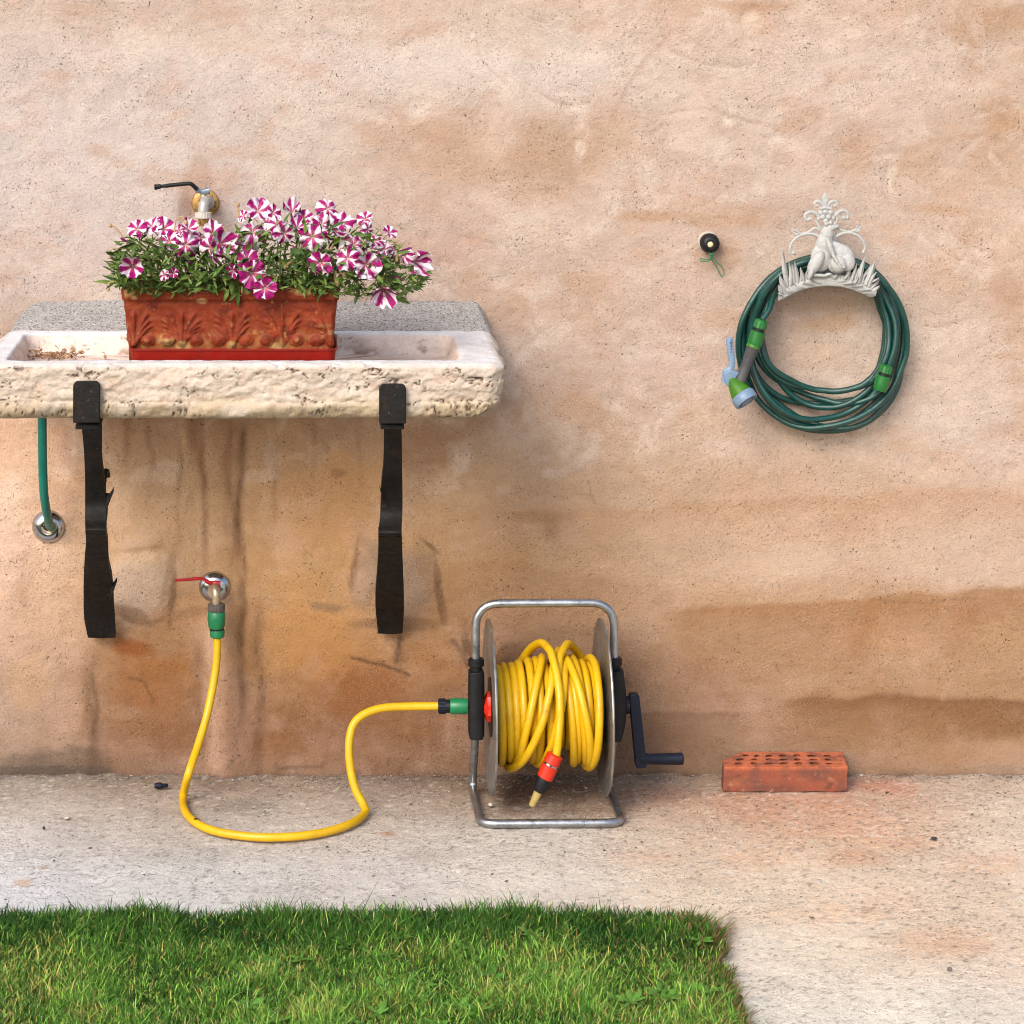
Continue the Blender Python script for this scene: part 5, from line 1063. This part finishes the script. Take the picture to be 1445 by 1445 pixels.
for (ub, vb) in arc_b[1:-1]: vs += [P(ub, vb - 3, HY + .004), P(ub, vb - 3, -.004), P(ub, vb - 6, HY + .004), P(ub, vb - 6, -.004)]
k = len(arc_b) - 2; fs = []
for i in range(k - 1):
    o_ = i * 4; e_ = o_ + 4; fs += [(o_, e_, e_ + 1, o_ + 1), (o_ + 2, o_ + 3, e_ + 3, e_ + 2), (o_, o_ + 2, e_ + 2, e_), (o_ + 1, e_ + 1, e_ + 3, o_ + 3)]
fs += [(0, 1, 3, 2), ((k - 1) * 4, (k - 1) * 4 + 2, (k - 1) * 4 + 3, (k - 1) * 4 + 1)]
m.add(vs, fs); m.build('saddle', W, root)
m = MB(); m.prism([P(1128, 404, -.003), P(1206, 404, -.003), P(1196, 372, -.003), P(1182, 340, -.003), P(1174, 318, -.003), P(1160, 318, -.003), P(1152, 340, -.003), P(1140, 372, -.003)], (0, -.006, 0)); m.build('back_plate', W, root)
m = MB(); m.box(P(1167, 336, -.054), (.010, .10, .012)); m.build('stay', W, root)
# frog: one continuous body
bl = MB(); ry = lambda deg: Quaternion((0, 1, 0), math.radians(deg))
px_ = (D + HY) / F
def blob(u_, v_, a, b, dpt, deg=0, dy=0): bl.ball(P(u_, v_, HY + dy), (a * px_, dpt * px_, b * px_), ry(deg), 20, 14)
blob(1160, 362, 16, 22, 9, 12); blob(1163, 345, 12, 18, 9, 8); blob(1167, 330, 9.5, 13, 8, 8); blob(1171, 322, 9, 6.5, 7, -28); blob(1178, 320, 6.5, 3.4, 5, -12); blob(1166, 316, 3.2, 3.2, 3.4, 0, -.006); blob(1172, 314.5, 3.2, 3.0, 3.4, 0, -.006)
blob(1151, 371, 9, 19, 8, 30, -.013); blob(1145, 383, 4, 12, 5, 20, -.018); blob(1156, 388.5, 13, 2.6, 4, 3, -.010); blob(1169, 387, 5, 2.2, 3.5, -8, -.010)
blob(1190, 362, 15, 19, 8, -38, -.002); blob(1183, 373, 12, 12, 8, -20, -.014); blob(1196, 370, 11, 13, 7, 0, -.008); blob(1180, 378, 11, 8, 7, 10, -.006); blob(1185, 350, 17, 7, 6, 25, 0)
blob(1172, 350, 4.2, 16, 5, -22, -.017); blob(1179, 366, 3.0, 11, 4, -30, -.023); blob(1186, 376, 1.6, 6, 3, -20, -.024); blob(1190, 373, 6, 1.5, 3, 35, -.022); blob(1189, 377, 5, 1.5, 3, 15, -.022)
fm_ = bl.mesh('frog', root); fo = link('frog', fm_, W, root)
rm = fo.modifiers.new('remesh', 'REMESH'); rm.mode = 'VOXEL'; rm.voxel_size = .0009; rm.use_smooth_shade = True
sm_ = fo.modifiers.new('smooth', 'SMOOTH'); sm_.iterations = 1; sm_.factor = .5
for pts, w in [([(1160, 348), (1166, 356), (1170, 362), (1178, 366), (1183, 373)], .0011), ([(1150, 388), (1158, 382), (1166, 372), (1167, 364)], .0011), ([(1140, 385), (1145, 372), (1152, 362)], .0010), ([(1145, 388), (1151, 376), (1158, 366)], .0009)]:
    pass
# reeds
def reed(u0_, v0_, u1_, v1_, w, bend=None, y=HY - .004, name='reed_leaf'):
    bend = bend or rr_.uniform(-.005, .005); w *= 1.15; y += rr_.uniform(-.004, .004); a, b = P(u0_, v0_, y), P(u1_, v1_, y - .004 + rr_.uniform(-.004, .004)); s_ = Vector((1, 0, 0)) * bend; m = MB(); pts = [a.lerp(b, t_) + s_ * math.sin(t_ * 2.6) for t_ in (0, .2, .45, .7, .88, 1)]
    wv = [w * k_ * px_ for k_ in (.75, 1, 1, .75, .45, .08)]; vs = []; 
    for p, ww in zip(pts, wv): vs += [p + Vector((-ww, .002, 0)), p + Vector((0, -.0028, 0)), p + Vector((ww, .002, 0)), p + Vector((0, .005, 0))]
    fs = []
    for i in range(5):
        for q in range(4): fs.append((i * 4 + q, i * 4 + (q + 1) % 4, i * 4 + 4 + (q + 1) % 4, i * 4 + 4 + q))
    fs += [(3, 2, 1, 0), (20, 21, 22, 23)]; m.add(vs, fs); m.build(name, W, root, angle=60)
for q in [(1112, 404, 1105, 353, 3.4, -.002), (1116, 402, 1112, 370, 2.8, 0), (1121, 400, 1117, 372, 2.6, 0), (1126, 399, 1121, 369, 2.6, .001), (1130, 397, 1128, 378, 2.4, 0), (1135, 396, 1130, 377, 2.4, -.001), (1139, 394, 1138, 382, 2.2, 0), (1108, 410, 1101, 388, 3.4, -.001), (1104, 414, 1099, 402, 3.6, 0), (1114, 408, 1106, 396, 2.6, 0), (1124, 404, 1118, 390, 2.2, 0), (1144, 394, 1141, 384, 2, 0),
          (1192, 394, 1196, 380, 2.4, 0), (1197, 395, 1203, 371, 2.6, 0), (1202, 396, 1209, 372, 2.4, .001), (1207, 398, 1213, 378, 2.4, 0), (1212, 399, 1222, 362, 3.2, -.002), (1217, 400, 1226, 380, 2.6, 0), (1222, 402, 1234, 368, 3.6, .002), (1226, 405, 1238, 384, 3.2, 0), (1228, 409, 1240, 394, 3.4, 0), (1230, 413, 1240, 403, 3.6, 0), (1186, 395, 1188, 384, 2, 0), (1214, 406, 1222, 394, 2.2, 0), (1204, 402, 1210, 390, 2, 0), (1232, 398, 1241, 392, 2.6, 0), (1176, 394, 1178, 386, 1.8, 0), (1230, 384, 1237, 376, 3, 0), (1108, 418, 1098, 414, 3, 0), (1112, 416, 1100, 420, 3.4, 0), (1122, 411, 1110, 410, 3, 0), (1134, 406, 1121, 405, 3, 0), (1146, 402, 1133, 399, 3, 0), (1158, 400, 1146, 395, 2.6, 0), (1180, 399, 1194, 396, 2.6, 0), (1192, 401, 1206, 399, 3, 0), (1204, 405, 1218, 403, 3, 0), (1214, 410, 1228, 408, 3.2, 0), (1220, 414, 1236, 414, 3.4, 0), (1118, 400, 1110, 384, 2.4, 0), (1199, 390, 1200, 376, 2, 0), (1220, 390, 1228, 372, 2.6, 0)]: reed(*q)
# scrolls and crown
def scroll(pts, r0, r1, name='scroll', y=HY + .006):
    q = catmull([P(a, b, y) for a, b in pts], 6); k = len(q); m = MB(); m.tube(q, [1.25 * (r0 + (r1 - r0) * i / (k - 1)) for i in range(k)], 8); m.ball(q[-1], (r1 * 1.8,) * 3, None, 10, 6); m.build(name, W, root)
scroll([(1158, 336), (1150, 331), (1138, 330), (1126, 334), (1118, 342), (1114.5, 352), (1116, 358), (1120, 357)], .0030, .0020)
scroll([(1158, 326), (1150, 322), (1140, 328), (1130, 330), (1124, 326), (1118.5, 324.5)], .0026, .0016); scroll([(1126, 331), (1121, 330), (1118, 327)], .0022, .0016)
scroll([(1180, 334), (1188, 329.5), (1200, 328.5), (1211, 333), (1218, 341), (1220.5, 350), (1218, 356)], .0030, .0020)
scroll([(1182, 322), (1190, 326), (1200, 327), (1208, 324), (1214, 321)], .0026, .0016); scroll([(1207, 327), (1212, 325), (1210, 320)], .0022, .0016)
scroll([(1156, 306), (1150, 300.5), (1142, 299.5), (1136, 304), (1138, 310), (1143, 309)], .0032, .0026)
scroll([(1178, 305), (1184, 299), (1190, 297), (1196, 301), (1196, 307), (1191, 307.5)], .0034, .0028)
scroll([(1157, 322), (1153, 312), (1156, 304)], .003, .002); scroll([(1176, 320), (1181, 310), (1179, 302)], .003, .002)
scroll([(1163, 291), (1158, 285.5), (1152.5, 284), (1149.5, 288), (1152, 290.5)], .0032, .0022)
scroll([(1167, 291), (1172, 285.5), (1178, 284), (1181, 288), (1178, 290.5)], .0032, .0022)
def drop(pts, ext, name): m = MB(); m.prism([P(a, b, HY + .002) for a, b in pts], (0, ext, 0)); m.build(name, W, root, bevel=.0018)
drop([(1164.5, 271), (1167, 276), (1170, 280), (1167.5, 286), (1166.5, 294), (1162.5, 294), (1161.5, 286), (1159, 280), (1162, 276)], .009, 'crown_spear')
m = MB(); m.tube([P(1157, 294.5, HY + .002), P(1165, 293, HY), P(1173, 294.5, HY + .002)], .0036, 8); m.build('crown_band', W, root)
for (a, b, r) in [(1158, 300, 4.2), (1165, 299, 4.6), (1172, 300, 4.2), (1161, 306, 4.4), (1169, 306, 4.6), (1165, 312, 4.6), (1155, 309, 3.0), (1176, 308, 3.0)]:
    m = MB(); m.ball(P(a, b, HY + .002), (r * px_, r * px_ * .8, r * px_), None, 10, 8); m.build('crown_bead', W, root)

# ------------------------------------------------------------------ odd bits on the ground
def pebble(u_, v_, w, h_, mt, label, seed, cat='pebble'):
    r = random.Random(seed); p = G(u_, v_, .002); s = (D + p.y) / F; m = MB(); m.ball(p + Vector((0, 0, h_ * s * .4)), (w * s / 2, w * s * .38, h_ * s * .6), Quaternion((0, 0, 1), r.uniform(0, 3)), 10, 7)
    for x in m.v: x += Vector((r.uniform(-1, 1), r.uniform(-1, 1), r.uniform(-.6, .6))) * w * s * .06
    o = m.build('pebble' if cat == 'pebble' else 'plastic_scrap', mt, None, angle=50); props(o, label, cat)
M['stone_grey'] = mat('stone_grey', col=(.13, .12, .11), rough=.85, var=((80, .3),)); M['stone_dark'] = mat('stone_dark', col=(.03, .028, .03), rough=.7); M['stone_pale'] = mat('stone_pale', col=(.5, .45, .38), rough=.9)
p = G(227, 1111, .003); m = MB(); m.lathe(p + Vector((-.013, 0, .003)), (1, .1, 0), [(0, .0045), (.004, .0062), (.014, .0064), (.016, .0045), (.026, .0040), (.028, .003)], 12); props(m.build('hose_fitting', M['navy_plastic'], None, bevel=.0006), 'small dark broken plastic fitting on the pavement near the yellow hose', 'fitting')
pebble(1318, 1184, 10, 3, M['stone_dark'], 'dark flat pebble on the pavement right of the brick', 1)
pebble(1340, 1369, 8, 4, M['stone_grey'], 'grey pebble on the bare pavement at bottom right', 2)
pebble(95, 1155, 9, 3, M['stone_pale'], 'pale stone chip on the pavement left of the yellow hose', 4)
pebble(692, 1137, 8, 4, M['stone_pale'], 'small pale pebble inside the hose reel frame', 5)
pebble(62, 1170, 5, 4, M['stone_dark'], 'small dark pebble on the pavement at far left', 6)
